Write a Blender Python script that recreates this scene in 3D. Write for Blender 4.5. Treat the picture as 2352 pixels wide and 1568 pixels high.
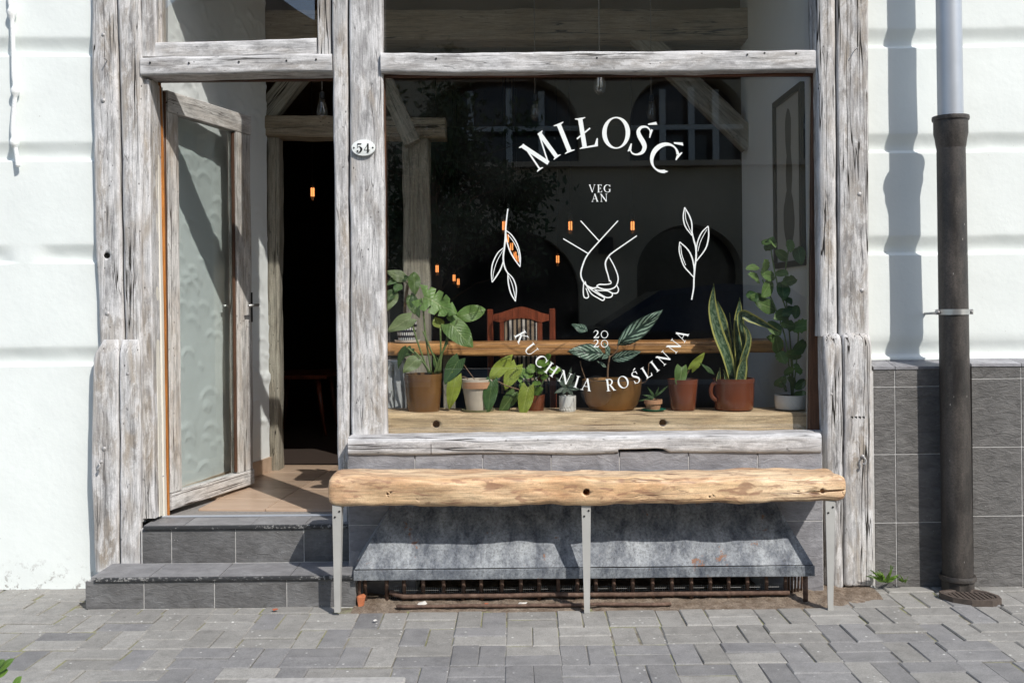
import bpy, bmesh, math, random
from mathutils import Vector, Matrix, noise

# ------------------------------------------------------------------ camera, sky, sun, exposure
F, VX, VY, H, ROLL, CAMY = 2287.0, 1195.0, 695.0, 1.29, math.radians(0.57), -4.53
scene = bpy.context.scene
for o in list(bpy.data.objects):
    bpy.data.objects.remove(o)
C = scene.collection
cam_d = bpy.data.cameras.new('camera')
cam = bpy.data.objects.new('camera', cam_d)
C.objects.link(cam)
cam_d.sensor_width = 36.0
cam_d.lens = F / 2352 * 36
cam_d.shift_x = -(VX - 1176) / 2352
cam_d.shift_y = -(784 - VY) / 2352
cam_d.clip_start, cam_d.clip_end = 0.05, 500
cam.matrix_world = Matrix.Translation((0, CAMY, H)) @ Matrix.Rotation(math.radians(90), 4, 'X') @ Matrix.Rotation(-ROLL, 4, 'Z')
scene.camera = cam

SUN = Vector((-0.60, 0.82, -1.0)).normalized()
elev = math.asin(-SUN.z)
world = bpy.data.worlds.new('World')
scene.world = world
world.use_nodes = True
wn = world.node_tree
sky = wn.nodes.new('ShaderNodeTexSky')
sky.sky_type = 'NISHITA'
sky.sun_disc = False
sky.sun_elevation = elev
sky.sun_rotation = math.atan2(-SUN.x, -SUN.y)
sky.air_density = 1.0
sky.dust_density = 1.2
bgn = wn.nodes['Background']
wn.links.new(sky.outputs[0], bgn.inputs[0])
bgn.inputs[1].default_value = 0.15
sun_d = bpy.data.lights.new('sun', 'SUN')
sun_d.energy = 3.15
sun_d.angle = math.radians(0.53)
sun_d.color = (1.0, 0.955, 0.89)
sun = bpy.data.objects.new('sun', sun_d)
C.objects.link(sun)
sun.rotation_euler = SUN.to_track_quat('-Z', 'Y').to_euler()
sun.location = (4, -8, 12)
vs = scene.view_settings
vs.view_transform = 'Standard'
vs.look = 'None'
vs.gamma = 1.0
vs.use_curve_mapping = False
vs.exposure = 0.42
scene.render.engine = 'CYCLES'
cy = scene.cycles
cy.use_denoising = True
cy.max_bounces = 7
cy.transparent_max_bounces = 24
cy.caustics_reflective = False
cy.caustics_refractive = False
cy.sample_clamp_indirect = 6.0

# ------------------------------------------------------------------ helpers
_c, _s = math.cos(ROLL), math.sin(ROLL)
def P(u, v, Y):
    """point on the plane y = Y that the photograph shows at (u, v)"""
    d = Y - CAMY
    cx, cz = (u - VX) / F, (VY - v) / F
    return Vector((d * (cx * _c + cz * _s), Y, H + d * (-cx * _s + cz * _c)))
def PX(u, Y, v=695): return P(u, v, Y).x
def PZ(v, Y, u=1195): return P(u, v, Y).z
def vn(x, y, z): return noise.noise(Vector((x, y, z)))
def lerp(a, b, t): return a + (b - a) * t
def interp(rows, t):
    if t <= rows[0][0]: return rows[0][1:]
    for a, b in zip(rows, rows[1:]):
        if t <= b[0]:
            k = (t - a[0]) / max(1e-9, b[0] - a[0])
            return tuple(lerp(p, q, k) for p, q in zip(a[1:], b[1:]))
    return rows[-1][1:]
def catmull(pts, n=6):
    pts = [Vector(p) for p in pts]
    if len(pts) < 3: return pts
    out = []
    ext = [pts[0] * 2 - pts[1]] + pts + [pts[-1] * 2 - pts[-2]]
    for i in range(1, len(ext) - 2):
        p0, p1, p2, p3 = ext[i - 1:i + 3]
        for k in range(n):
            t = k / n
            out.append(0.5 * ((2 * p1) + (p2 - p0) * t + (2 * p0 - 5 * p1 + 4 * p2 - p3) * t * t + (3 * p1 - p0 - 3 * p2 + p3) * t ** 3))
    out.append(pts[-1])
    return out

def link(o, parent=None):
    C.objects.link(o)
    if parent is not None:
        o.parent = parent
        o.matrix_parent_inverse = Matrix.Translation(-parent.location) if parent.type == 'EMPTY' else Matrix.Identity(4)
    return o
def mesh(name, verts, faces, mat=None, smooth=False):
    me = bpy.data.meshes.new(name)
    me.from_pydata([tuple(v) for v in verts], [], faces)
    me.update()
    if mat: me.materials.append(mat)
    if smooth: me.polygons.foreach_set('use_smooth', [True] * len(me.polygons))
    return me
def obj(name, verts, faces, mat, parent=None, smooth=False):
    return link(bpy.data.objects.new(name, mesh(name, verts, faces, mat, smooth)), parent)
def tag(o, label, cat, group=None):
    o['label'] = label
    o['category'] = cat
    if group: o['group'] = group
    return o
def thing(name, label, cat, loc=(0, 0, 0), group=None):
    o = bpy.data.objects.new(name, None)
    o.empty_display_size = 0.1
    C.objects.link(o)
    o.location = loc
    return tag(o, label, cat, group)
def struct(o):
    o['kind'] = 'structure'
    return o
def stuff(o):
    o['kind'] = 'stuff'
    return o
def bm_obj(name, bm, mat, parent=None, smooth=False):
    me = bpy.data.meshes.new(name)
    bm.to_mesh(me); bm.free()
    me.materials.append(mat)
    if smooth: me.polygons.foreach_set('use_smooth', [True] * len(me.polygons))
    return link(bpy.data.objects.new(name, me), parent)
def box_mesh(name, x0, x1, y0, y1, z0, z1, mat, bev=0.0, seg=1):
    bm = bmesh.new()
    bmesh.ops.create_cube(bm, size=1)
    for v in bm.verts:
        v.co = Vector((lerp(x0, x1, v.co.x + .5), lerp(y0, y1, v.co.y + .5), lerp(z0, z1, v.co.z + .5)))
    if bev: bmesh.ops.bevel(bm, geom=bm.edges[:], offset=bev, segments=seg, affect='EDGES', profile=0.5)
    me = bpy.data.meshes.new(name)
    bm.to_mesh(me); bm.free()
    me.materials.append(mat)
    return me
def box(name, x0, x1, y0, y1, z0, z1, mat, parent=None, bev=0.0, seg=1):
    return link(bpy.data.objects.new(name, box_mesh(name, min(x0, x1), max(x0, x1), y0, y1, min(z0, z1), max(z0, z1), mat, bev, seg)), parent)
def lathe(name, prof, ctr, mat, parent=None, n=36, shear=0.0, squash=1.0, smooth=True):
    """profile of (r, z) about a vertical axis; ctr = (x, y, 0-level)"""
    V, Fc = [], []
    for r, z in prof:
        for k in range(n):
            a = 2 * math.pi * k / n
            V.append((ctr[0] + r * math.cos(a) + shear * z, ctr[1] + squash * r * math.sin(a), ctr[2] + z))
    for i in range(len(prof) - 1):
        for k in range(n):
            k2 = (k + 1) % n
            Fc.append((i * n + k, i * n + k2, (i + 1) * n + k2, (i + 1) * n + k))
    o = obj(name, V, Fc, mat, parent, smooth)
    if smooth:
        ev = o.data
        bm = bmesh.new(); bm.from_mesh(ev)
        for e in bm.edges:
            if len(e.link_faces) == 2 and e.calc_face_angle(0) > 0.7: e.smooth = False
        bm.to_mesh(ev); bm.free()
    return o
def tube_data(pts, rad, n=8):
    V, Fc = [], []
    pts = [Vector(p) for p in pts]
    N = len(pts)
    if not hasattr(rad, '__len__'): rad = [rad] * N
    up = None
    for i, p in enumerate(pts):
        t = (pts[min(i + 1, N - 1)] - pts[max(i - 1, 0)]).normalized()
        if up is None: up = Vector((0, 1, 0)) if abs(t.y) < .9 else Vector((1, 0, 0))
        a = t.cross(up).normalized(); up = a.cross(t).normalized()
        for k in range(n):
            th = 2 * math.pi * k / n
            V.append(p + (a * math.cos(th) + up * math.sin(th)) * rad[i])
    for i in range(N - 1):
        for k in range(n):
            k2 = (k + 1) % n
            Fc.append((i * n + k, i * n + k2, (i + 1) * n + k2, (i + 1) * n + k))
    Fc.append(tuple(range(n - 1, -1, -1)))
    Fc.append(tuple((N - 1) * n + k for k in range(n)))
    return V, Fc
def tube(name, pts, rad, mat, parent=None, n=8):
    V, Fc = tube_data(pts, rad, n)
    return obj(name, V, Fc, mat, parent, True)
def cut(o, cutters):
    """subtract meshes from o and bake the result"""
    for x in [o] + cutters:
        bm = bmesh.new(); bm.from_mesh(x.data)
        bmesh.ops.remove_doubles(bm, verts=bm.verts[:], dist=1e-6)
        bmesh.ops.recalc_face_normals(bm, faces=bm.faces[:])
        for e in bm.edges:
            if len(e.link_faces) == 2 and e.calc_face_angle(0) > 1.0: e.smooth = False
        bm.to_mesh(x.data); bm.free()
    for c in cutters:
        m = o.modifiers.new('b', 'BOOLEAN')
        m.operation = 'DIFFERENCE'; m.solver = 'EXACT'; m.object = c
    dg = bpy.context.evaluated_depsgraph_get()
    dg.update()
    me = bpy.data.meshes.new_from_object(o.evaluated_get(dg))
    o.modifiers.clear()
    o.data = me
    for c in cutters: bpy.data.objects.remove(c)

def timber(name, parent, mat, rows, axis, bev=.012, wob=.003, seg=.03, seed=0, endr=0.0, freq=3.0):
    """a hewn timber: rows of (t, a0, a1, b0, b1) along its axis; a = x (or z when axis is x), b = y"""
    t0, t1 = rows[0][0], rows[-1][0]
    n = max(2, int(abs(t1 - t0) / seg))
    ts = [lerp(t0, t1, i / n) for i in range(n + 1)]
    if endr:
        ts = sorted(set(ts + [t0 + endr * k for k in (.08, .25, .5, 1)] + [t1 - endr * k for k in (.08, .25, .5, 1)]))
    V, Fc = [], []
    m = 0
    for t in ts:
        a0, a1, b0, b1 = interp(rows, t)
        if endr:
            e = min(t - t0, t1 - t)
            if e < endr:
                k = 1 - math.sqrt(max(0, 1 - (1 - e / endr) ** 2))
                sh = k * endr * .55
                a0 += sh; a1 -= sh; b0 += sh; b1 -= sh
        r = min(bev, (a1 - a0) * .45, (b1 - b0) * .45)
        ring = []
        for (ca, cb, s0) in ((a1 - r, b1 - r, 0), (a0 + r, b1 - r, 90), (a0 + r, b0 + r, 180), (a1 - r, b0 + r, 270)):
            for k in range(4):
                th = math.radians(s0 + 30 * k)
                ring.append((ca + r * math.cos(th), cb + r * math.sin(th)))
            # face subdivision
        full = []
        for i in range(len(ring)):
            p, q = ring[i], ring[(i + 1) % len(ring)]
            full.append(p)
            if i % 4 == 3:
                for k in (.2, .4, .6, .8): full.append((lerp(p[0], q[0], k), lerp(p[1], q[1], k)))
        m = len(full)
        ac, bc = (a0 + a1) / 2, (b0 + b1) / 2
        for (a, b) in full:
            da = wob * (vn(a * 9 + seed * 7.1, b * 9, t * freq) + .5 * vn(a * 22, b * 22 + seed, t * freq * 3.1))
            db = wob * (vn(a * 9 + 31 + seed, b * 9, t * freq) + .5 * vn(a * 22 + 5, b * 22 + seed, t * freq * 3.1))
            a2, b2 = a + da * (1 if a > ac else -1), b + db
            V.append((a2, b2, t) if axis == 'z' else (t, b2, a2))
    N = len(ts)
    for i in range(N - 1):
        for k in range(m):
            k2 = (k + 1) % m
            f = (i * m + k, i * m + k2, (i + 1) * m + k2, (i + 1) * m + k)
            Fc.append(f if axis == 'z' else f[::-1])
    side = len(Fc)
    b = len(V)
    V += V[:m] + V[(N - 1) * m:N * m]
    lo, hi = tuple(range(b, b + m)), tuple(range(b + m, b + 2 * m))
    Fc += [lo[::-1], hi] if axis == 'z' else [lo, hi[::-1]]
    o = obj(name, V, Fc, mat, parent, False)
    o.data.polygons.foreach_set('use_smooth', [True] * side + [False, False])
    return o
def vpost(name, parent, mat, rows, Yf, Yb, **kw):
    """rows of (v, uL, uR) top to bottom as the photograph shows them on the plane Yf"""
    r = []
    for v, a, b, *dy in rows:
        pa, pb = P(a, v, Yf), P(b, v, Yf)
        r.append(((pa.z + pb.z) / 2, pa.x, pb.x, Yf + (dy[0] if dy else 0), Yb))
    r.sort()
    return timber(name, parent, mat, r, 'z', **kw)
def hbeam(name, parent, mat, cols, Yf, Yb, **kw):
    r = []
    for u, a, b in cols:
        pa, pb = P(u, a, Yf), P(u, b, Yf)
        r.append(((pa.x + pb.x) / 2, pb.z, pa.z, Yf, Yb))
    return timber(name, parent, mat, r, 'x', **kw)

# ------------------------------------------------------------------ material helpers
def new_mat(name):
    m = bpy.data.materials.new(name)
    m.use_nodes = True
    nt = m.node_tree
    for n in list(nt.nodes): nt.nodes.remove(n)
    out = nt.nodes.new('ShaderNodeOutputMaterial')
    return m, nt, out
def nd(nt, typ, ins=None, **at):
    n = nt.nodes.new('ShaderNode' + typ)
    for k, v in at.items(): setattr(n, k, v)
    for k, v in (ins or {}).items():
        s = n.inputs[k]
        if isinstance(v, bpy.types.NodeSocket): nt.links.new(v, s)
        else:
            if hasattr(s.default_value, '__len__') and hasattr(v, '__len__') and len(v) == 3 and len(s.default_value) == 4: v = (*v, 1)
            s.default_value = v
    return n
def mixc(nt, f, a, b, blend='MIX'):
    return nd(nt, 'Mix', {0: f, 6: a, 7: b}, data_type='RGBA', blend_type=blend, clamp_factor=True).outputs[2]
def math_(nt, op, a, b=0.0, c=0.0, clamp=False):
    return nd(nt, 'Math', {0: a, 1: b, 2: c}, operation=op, use_clamp=clamp).outputs[0]
def ramp(nt, f, stops, interp_='LINEAR'):
    n = nd(nt, 'ValToRGB', {0: f})
    cr = n.color_ramp
    cr.interpolation = interp_
    while len(cr.elements) < len(stops): cr.elements.new(0.5)
    for e, (p, c) in zip(cr.elements, stops):
        e.position = p
        e.color = (c, c, c, 1) if not hasattr(c, '__len__') else (*c, 1)
    return n.outputs[0]
def coords(nt, scale=(1, 1, 1), loc=(0, 0, 0), rnd=0.0, kind='Object'):
    tc = nd(nt, 'TexCoord')
    v = tc.outputs[kind]
    if rnd:
        oi = nd(nt, 'ObjectInfo')
        sh = nd(nt, 'VectorMath', {0: oi.outputs['Random'], 1: (rnd, rnd * .73, rnd * 1.31)}, operation='MULTIPLY').outputs[0]
        v = nd(nt, 'VectorMath', {0: v, 1: sh}, operation='ADD').outputs[0]
    return nd(nt, 'Mapping', {'Vector': v, 'Scale': scale, 'Location': loc}).outputs[0]
def tnoise(nt, vec, scale, detail=6, rough=.55, dist=0.0):
    return nd(nt, 'TexNoise', {'Vector': vec, 'Scale': scale, 'Detail': detail, 'Roughness': rough, 'Distortion': dist}).outputs[0]
def bsdf(nt, out, color, rough=.8, normal=None, metal=0.0, spec=.5, **kw):
    b = nd(nt, 'BsdfPrincipled', {'Base Color': color, 'Roughness': rough, 'Metallic': metal, 'Specular IOR Level': spec})
    for k, v in kw.items():
        s = b.inputs[k]
        if isinstance(v, bpy.types.NodeSocket): nt.links.new(v, s)
        else: s.default_value = v
    if normal is not None: nt.links.new(normal, b.inputs['Normal'])
    nt.links.new(b.outputs[0], out.inputs[0])
    return b
def bump(nt, h, strength=.4, dist=.01, normal=None):
    i = {'Height': h, 'Strength': strength, 'Distance': dist}
    if normal is not None: i['Normal'] = normal
    return nd(nt, 'Bump', i).outputs[0]

def plain(name, color, rough=.6, metal=0.0, var=.12, scale=20, bmp=.0, spec=.5, **kw):
    m, nt, out = new_mat(name)
    co = coords(nt, rnd=5)
    n = tnoise(nt, co, scale, 5)
    k = ramp(nt, n, [(.25, 1 - var), (.75, 1 + var)])
    col = mixc(nt, 1.0, color, k, 'MULTIPLY')
    bsdf(nt, out, col, rough, bump(nt, n, bmp, .004) if bmp else None, metal, spec, **kw)
    return m

def wood(name, axis, light, mid, tan, crack, tanamt=.5, gs=1.0, rough=.8, crk=1.0, spec=.3, bstr=.5, wear=0.0, fleck=None, stain=0.0):
    """weathered grain running along the given axis"""
    m, nt, out = new_mat(name)
    def st(k): return {'x': (k, 1, 1), 'y': (1, k, 1), 'z': (1, 1, k)}[axis]
    cs = coords(nt, st(.06), rnd=3)
    cc = coords(nt, st(.025), rnd=3)
    cm = coords(nt, st(.25), rnd=7)
    ci = coords(nt, rnd=5)
    g1 = tnoise(nt, cs, 60 * gs, 6, .65, .3)
    big = tnoise(nt, cm, 5, 5, .6, .6)
    big2 = tnoise(nt, cm, 9, 4, .6, .8)
    sp = tnoise(nt, ci, 170, 3, .7)
    base = mixc(nt, ramp(nt, big, [(.34, 0), (.62, 1)]), mid, light)
    base = mixc(nt, math_(nt, 'MULTIPLY', ramp(nt, big2, [(.42, 0), (.64, 1)]), tanamt), base, tan)
    if stain:
        base = mixc(nt, ramp(nt, tnoise(nt, coords(nt, st(.4), rnd=13), 6, 5, .65, .4), [(.56, 0), (.74, stain)]), base, tuple(c * .42 for c in mid))
    if wear:
        fk = tnoise(nt, coords(nt, st(.35), rnd=19), 20, 7, .72, .5)
        base = mixc(nt, ramp(nt, fk, [(.47, 0), (.56, .62 * wear / .6)]), base, tuple(min(.8, c * 1.28) for c in light))
        base = mixc(nt, ramp(nt, tnoise(nt, coords(nt, st(.3), rnd=23), 26, 6, .7, .4), [(.54, 0), (.64, .5)]), base, tuple(c * .55 for c in mid))
    base = mixc(nt, 1.0, base, ramp(nt, g1, [(.30, .58), (.48, .98), (.70, 1.16)]), 'MULTIPLY')
    g2 = tnoise(nt, cs, 190 * gs, 3, .6)
    base = mixc(nt, 1.0, base, ramp(nt, g2, [(.34, .74), (.5, 1.0), (.66, 1.16)]), 'MULTIPLY')
    base = mixc(nt, 1.0, base, ramp(nt, sp, [(.3, .84), (.68, 1.10)]), 'MULTIPLY')
    if wear:
        pt = nd(nt, 'NewGeometry').outputs['Pointiness']
        base = mixc(nt, math_(nt, 'MULTIPLY', ramp(nt, pt, [(.505, 0), (.56, 1)]), wear), base, tuple(min(.8, c * 1.22) for c in light))
    if fleck:
        fl = tnoise(nt, coords(nt, st(.30), rnd=17), 46 * gs, 4, .6, .9)
        base = mixc(nt, ramp(nt, fl, [(.545, 0), (.62, .7)]), base, fleck)
    # long drying cracks: thin level lines of a stretched noise
    c1 = tnoise(nt, cc, 15 * gs, 3, .6, .05)
    line = ramp(nt, math_(nt, 'ABSOLUTE', math_(nt, 'SUBTRACT', c1, .5)), [(0.0, 1), (.0045, 1), (.010, 0)])
    gate = ramp(nt, tnoise(nt, cm, 3.2, 2), [(.48, 0), (.53, 1)])
    line = math_(nt, 'MULTIPLY', line, gate)
    c2 = tnoise(nt, cs, 24 * gs, 2, .5, .2)
    line2 = ramp(nt, math_(nt, 'ABSOLUTE', math_(nt, 'SUBTRACT', c2, .46)), [(0.0, .6), (.008, 0)])
    line2 = math_(nt, 'MULTIPLY', line2, ramp(nt, big2, [(.50, 1), (.56, 0)]))
    # small pits and worm holes
    vo = nd(nt, 'TexVoronoi', {'Vector': coords(nt, st(.5), rnd=2), 'Scale': 42 * gs}).outputs[0]
    pit = math_(nt, 'MULTIPLY', ramp(nt, vo, [(.07, .9), (.13, 0)]), ramp(nt, big, [(.52, 0), (.58, 1)]))
    dark = math_(nt, 'MULTIPLY', math_(nt, 'MAXIMUM', math_(nt, 'MAXIMUM', line, line2), pit), crk, clamp=True)
    col = mixc(nt, dark, base, crack)
    h = math_(nt, 'SUBTRACT', math_(nt, 'ADD', math_(nt, 'ADD', math_(nt, 'MULTIPLY', g1, .5), math_(nt, 'MULTIPLY', g2, .3)), math_(nt, 'MULTIPLY', sp, .12)), dark)
    bsdf(nt, out, col, rough, bump(nt, h, bstr, .006), 0, spec)
    return m

# ------------------------------------------------------------------ materials
OLD = dict(light=(.54, .535, .53), mid=(.315, .307, .305), tan=(.33, .27, .20), crack=(.022, .019, .016), wear=.6, stain=.55)
M_oldz = wood('weathered_timber_upright', 'z', **OLD, tanamt=.7)
M_oldx = wood('weathered_timber_level', 'x', **OLD, tanamt=.3)
M_sill = wood('weathered_sill_timber', 'x', light=(.54, .54, .54), mid=(.33, .325, .33), tan=(.32, .30, .28), crack=(.022, .02, .018), tanamt=.4, wear=.5, stain=.5)
M_doorw = wood('whitewashed_door_wood', 'z', light=(.57, .56, .54), mid=(.40, .38, .36), tan=(.40, .30, .20), crack=(.06, .045, .035), tanamt=.55, wear=.4, stain=.3)
M_doorr = wood('whitewashed_rail_wood', 'y', light=(.60, .59, .575), mid=(.44, .425, .41), tan=(.42, .34, .26), crack=(.06, .045, .035), tanamt=.3, wear=.4)
M_inz = wood('indoor_timber_upright', 'z', light=(.37, .35, .29), mid=(.24, .22, .18), tan=(.24, .20, .14), crack=(.03, .025, .02))
M_inx = wood('indoor_timber_level', 'x', light=(.42, .36, .27), mid=(.29, .235, .165), tan=(.27, .20, .125), crack=(.03, .025, .02))
M_bench = wood('honey_pine_beam', 'x', light=(.82, .62, .40), mid=(.70, .47, .26), tan=(.36, .15, .06), crack=(.10, .04, .02), tanamt=.55, gs=.7, rough=.42, spec=.4, crk=.85, bstr=.4, fleck=(.30, .16, .10), stain=.65)
M_shelf = wood('pale_oak_beam', 'x', light=(.74, .58, .38), mid=(.60, .44, .26), tan=(.40, .26, .14), crack=(.12, .07, .04), tanamt=.5, gs=.8, rough=.6, crk=.7)
M_bar = wood('golden_bar_plank', 'x', light=(.66, .36, .145), mid=(.46, .215, .075), tan=(.22, .09, .03), crack=(.07, .03, .012), tanamt=.8, gs=.45, rough=.35, spec=.5, crk=.6)
M_orange = wood('varnished_orange_wood', 'z', light=(.50, .20, .05), mid=(.36, .13, .03), tan=(.25, .09, .02), crack=(.05, .02, .01), tanamt=.4, rough=.35, crk=.3)
M_brownbead = wood('dark_brown_bead', 'z', light=(.14, .07, .04), mid=(.08, .04, .025), tan=(.05, .03, .02), crack=(.02, .01, .01), rough=.5, crk=.3)
M_brownbeadx = wood('dark_brown_bead_level', 'x', light=(.16, .07, .04), mid=(.07, .035, .022), tan=(.05, .03, .02), crack=(.02, .01, .01), rough=.5, crk=.3)
M_cream = plain('cream_gloss_paint', (.74, .71, .62), .35, var=.05, scale=8)
M_redwood = wood('reddish_chair_wood', 'z', light=(.25, .065, .03), mid=(.17, .042, .02), tan=(.10, .025, .012), crack=(.04, .012, .006), rough=.28, crk=.2, spec=.5, bstr=.15)

def plaster(name, col, rough=.9, fine=.25, lump=.3, dirt=0.0):
    m, nt, out = new_mat(name)
    co = coords(nt)
    a = tnoise(nt, co, 2.4, 5, .6)
    b = tnoise(nt, co, 38, 6, .6)
    l = tnoise(nt, co, 9, 3, .5)
    c = mixc(nt, 1.0, col, ramp(nt, a, [(.3, .95), (.7, 1.02)]), 'MULTIPLY')
    if dirt:
        sp = nd(nt, 'SeparateXYZ', {0: coords(nt)}).outputs[2]
        lo = ramp(nt, math_(nt, 'ADD', sp, math_(nt, 'MULTIPLY', a, .22)), [(.10, 1), (.27, 0)])
        sn = ramp(nt, tnoise(nt, co, 26, 6, .7), [(.54, 0), (.62, 1)])
        c = mixc(nt, math_(nt, 'MULTIPLY', math_(nt, 'MULTIPLY', lo, sn), dirt), c, (.27, .25, .23))
        spec_ = ramp(nt, tnoise(nt, co, 70, 3, .5), [(.735, 0), (.76, 1)])
        c = mixc(nt, math_(nt, 'MULTIPLY', spec_, .35), c, (.3, .28, .26))
    h = math_(nt, 'ADD', math_(nt, 'MULTIPLY', b, fine), math_(nt, 'MULTIPLY', l, lump))
    bsdf(nt, out, c, rough, bump(nt, h, .35, .012), 0, .25)
    return m
M_white = plaster('white_masonry_paint', (.775, .815, .79), dirt=.9)
M_whitein = plaster('white_indoor_plaster', (.77, .80, .80), fine=.15, lump=.8)
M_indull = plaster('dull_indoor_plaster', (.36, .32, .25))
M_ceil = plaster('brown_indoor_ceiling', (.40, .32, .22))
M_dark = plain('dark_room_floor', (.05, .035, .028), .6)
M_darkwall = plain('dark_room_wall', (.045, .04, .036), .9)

def slate(name, col, light, amt, rnd=9, rough=.55, streak=True, specks=.0, var=.25, bstr=.5):
    m, nt, out = new_mat(name)
    co = coords(nt, (1, 1, 2.6) if streak else (1, 1, 1), rnd=rnd)
    ci = coords(nt, rnd=rnd)
    a = tnoise(nt, co, 14, 9, .68, .9)
    b = tnoise(nt, co, 70, 5, .6, .3)
    p = tnoise(nt, ci, 6, 6, .65, .5)
    oi = nd(nt, 'ObjectInfo').outputs['Random']
    c = mixc(nt, math_(nt, 'MULTIPLY', ramp(nt, p, [(.4, 0), (.72, 1)]), amt), col, light)
    c = mixc(nt, 1.0, c, ramp(nt, a, [(.25, 1 - var), (.75, 1 + var)]), 'MULTIPLY')
    c = mixc(nt, 1.0, c, ramp(nt, oi, [(0, .88), (1, 1.1)]), 'MULTIPLY')
    if specks:
        v = nd(nt, 'TexVoronoi', {'Vector': ci, 'Scale': 60}).outputs[0]
        k = math_(nt, 'MULTIPLY', ramp(nt, v, [(.06, 1), (.12, 0)]), ramp(nt, tnoise(nt, ci, 12, 3), [(.55, 0), (.62, 1)]))
        c = mixc(nt, math_(nt, 'MULTIPLY', k, specks), c, (.62, .62, .6))
    h = math_(nt, 'ADD', math_(nt, 'MULTIPLY', a, .8), math_(nt, 'MULTIPLY', b, .25))
    bsdf(nt, out, c, rough, bump(nt, h, bstr, .010), 0, .35)
    return m
M_dado = slate('dark_cleft_slate', (.12, .115, .11), (.20, .194, .186), .5, specks=.5, var=.42, bstr=1.0)
M_plinth = slate('pale_grey_slate', (.22, .217, .23), (.40, .40, .42), .7, var=.3, bstr=.7)  # paler and bluer than the dado slate, with lighter patches
M_riser = slate('step_riser_slate', (.11, .107, .105), (.20, .20, .20), .7, specks=.6, var=.35, bstr=.8)
M_tread = slate('step_tread_slate', (.20, .197, .20), (.34, .34, .345), .6, streak=False, specks=.8)
M_grout = plain('grey_grout', (.50, .49, .475), .9, var=.2, scale=60)
M_groutd = plain('dark_grout', (.24, .23, .22), .9, var=.2, scale=60)

def worn_black():
    m, nt, out = new_mat('worn_black_nosing')
    co = coords(nt)
    n = tnoise(nt, co, 75, 5, .7)
    g = tnoise(nt, co, 2.6, 2)
    k = ramp(nt, math_(nt, 'ADD', n, math_(nt, 'MULTIPLY', g, .35)), [(.74, 0), (.80, .85)])
    c = mixc(nt, k, (.03, .031, .033), (.30, .295, .285))
    bsdf(nt, out, c, .5, bump(nt, k, -.3, .002), 0, .5)
    return m
M_nosing = worn_black()

def paver(name, col, warm):
    m, nt, out = new_mat(name)
    co = coords(nt, rnd=11)
    f = tnoise(nt, co, 210, 4, .75)
    p = tnoise(nt, co, 9, 5, .6)
    w = nd(nt, 'NewGeometry').outputs['Position']
    big = tnoise(nt, w, 1.1, 3)
    oi = nd(nt, 'ObjectInfo').outputs['Random']
    c = mixc(nt, ramp(nt, p, [(.35, 0), (.7, .8)]), col, warm)
    c = mixc(nt, ramp(nt, big, [(.42, 0), (.62, .6)]), c, warm)
    c = mixc(nt, 1.0, c, ramp(nt, f, [(.3, .72), (.7, 1.22)]), 'MULTIPLY')
    c = mixc(nt, 1.0, c, ramp(nt, oi, [(0, .86), (1, 1.12)]), 'MULTIPLY')
    v = nd(nt, 'TexVoronoi', {'Vector': w, 'Scale': 26}).outputs[0]
    k = math_(nt, 'MULTIPLY', ramp(nt, v, [(.08, 1), (.15, 0)]), ramp(nt, tnoise(nt, w, 5.1, 4), [(.48, 0), (.58, 1)]))
    c = mixc(nt, math_(nt, 'MULTIPLY', k, .8), c, (.66, .66, .62))
    c = mixc(nt, 1.0, c, ramp(nt, tnoise(nt, w, 15, 6, .7, .4), [(.3, .80), (.5, 1.0), (.7, 1.12)]), 'MULTIPLY')
    st = ramp(nt, tnoise(nt, w, 24, 4, .6), [(.66, 0), (.73, .55)])
    c = mixc(nt, st, c, (.10, .095, .09))
    bsdf(nt, out, c, .88, bump(nt, f, .35, .002), 0, .25)
    return m
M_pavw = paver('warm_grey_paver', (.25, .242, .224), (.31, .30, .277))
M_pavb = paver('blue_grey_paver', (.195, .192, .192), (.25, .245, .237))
def joint_mat():
    m, nt, out = new_mat('sandy_mossy_joint')
    w = nd(nt, 'NewGeometry').outputs['Position']
    a = tnoise(nt, w, 7, 4)
    f = tnoise(nt, w, 150, 4, .7)
    c = mixc(nt, ramp(nt, a, [(.42, 0), (.58, 1)]), (.25, .23, .19), (.26, .265, .13))
    c = mixc(nt, ramp(nt, tnoise(nt, w, 19, 3), [(.5, 0), (.66, .85)]), c, (.12, .105, .085))
    c = mixc(nt, 1.0, c, ramp(nt, f, [(.3, .7), (.7, 1.25)]), 'MULTIPLY')
    bsdf(nt, out, c, .95, bump(nt, f, .6, .004), 0, .1)
    return m
M_joint = joint_mat()
def dirt_mat():
    m, nt, out = new_mat('dry_brown_dirt')
    w = nd(nt, 'NewGeometry').outputs['Position']
    a = tnoise(nt, w, 18, 6, .7)
    f = tnoise(nt, w, 120, 5, .75)
    c = mixc(nt, ramp(nt, a, [(.35, 0), (.7, 1)]), (.15, .11, .08), (.34, .28, .22))
    c = mixc(nt, 1.0, c, ramp(nt, f, [(.3, .55), (.7, 1.4)]), 'MULTIPLY')
    bsdf(nt, out, c, .95, bump(nt, f, .9, .008), 0, .1)
    return m
M_dirt = dirt_mat()

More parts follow.
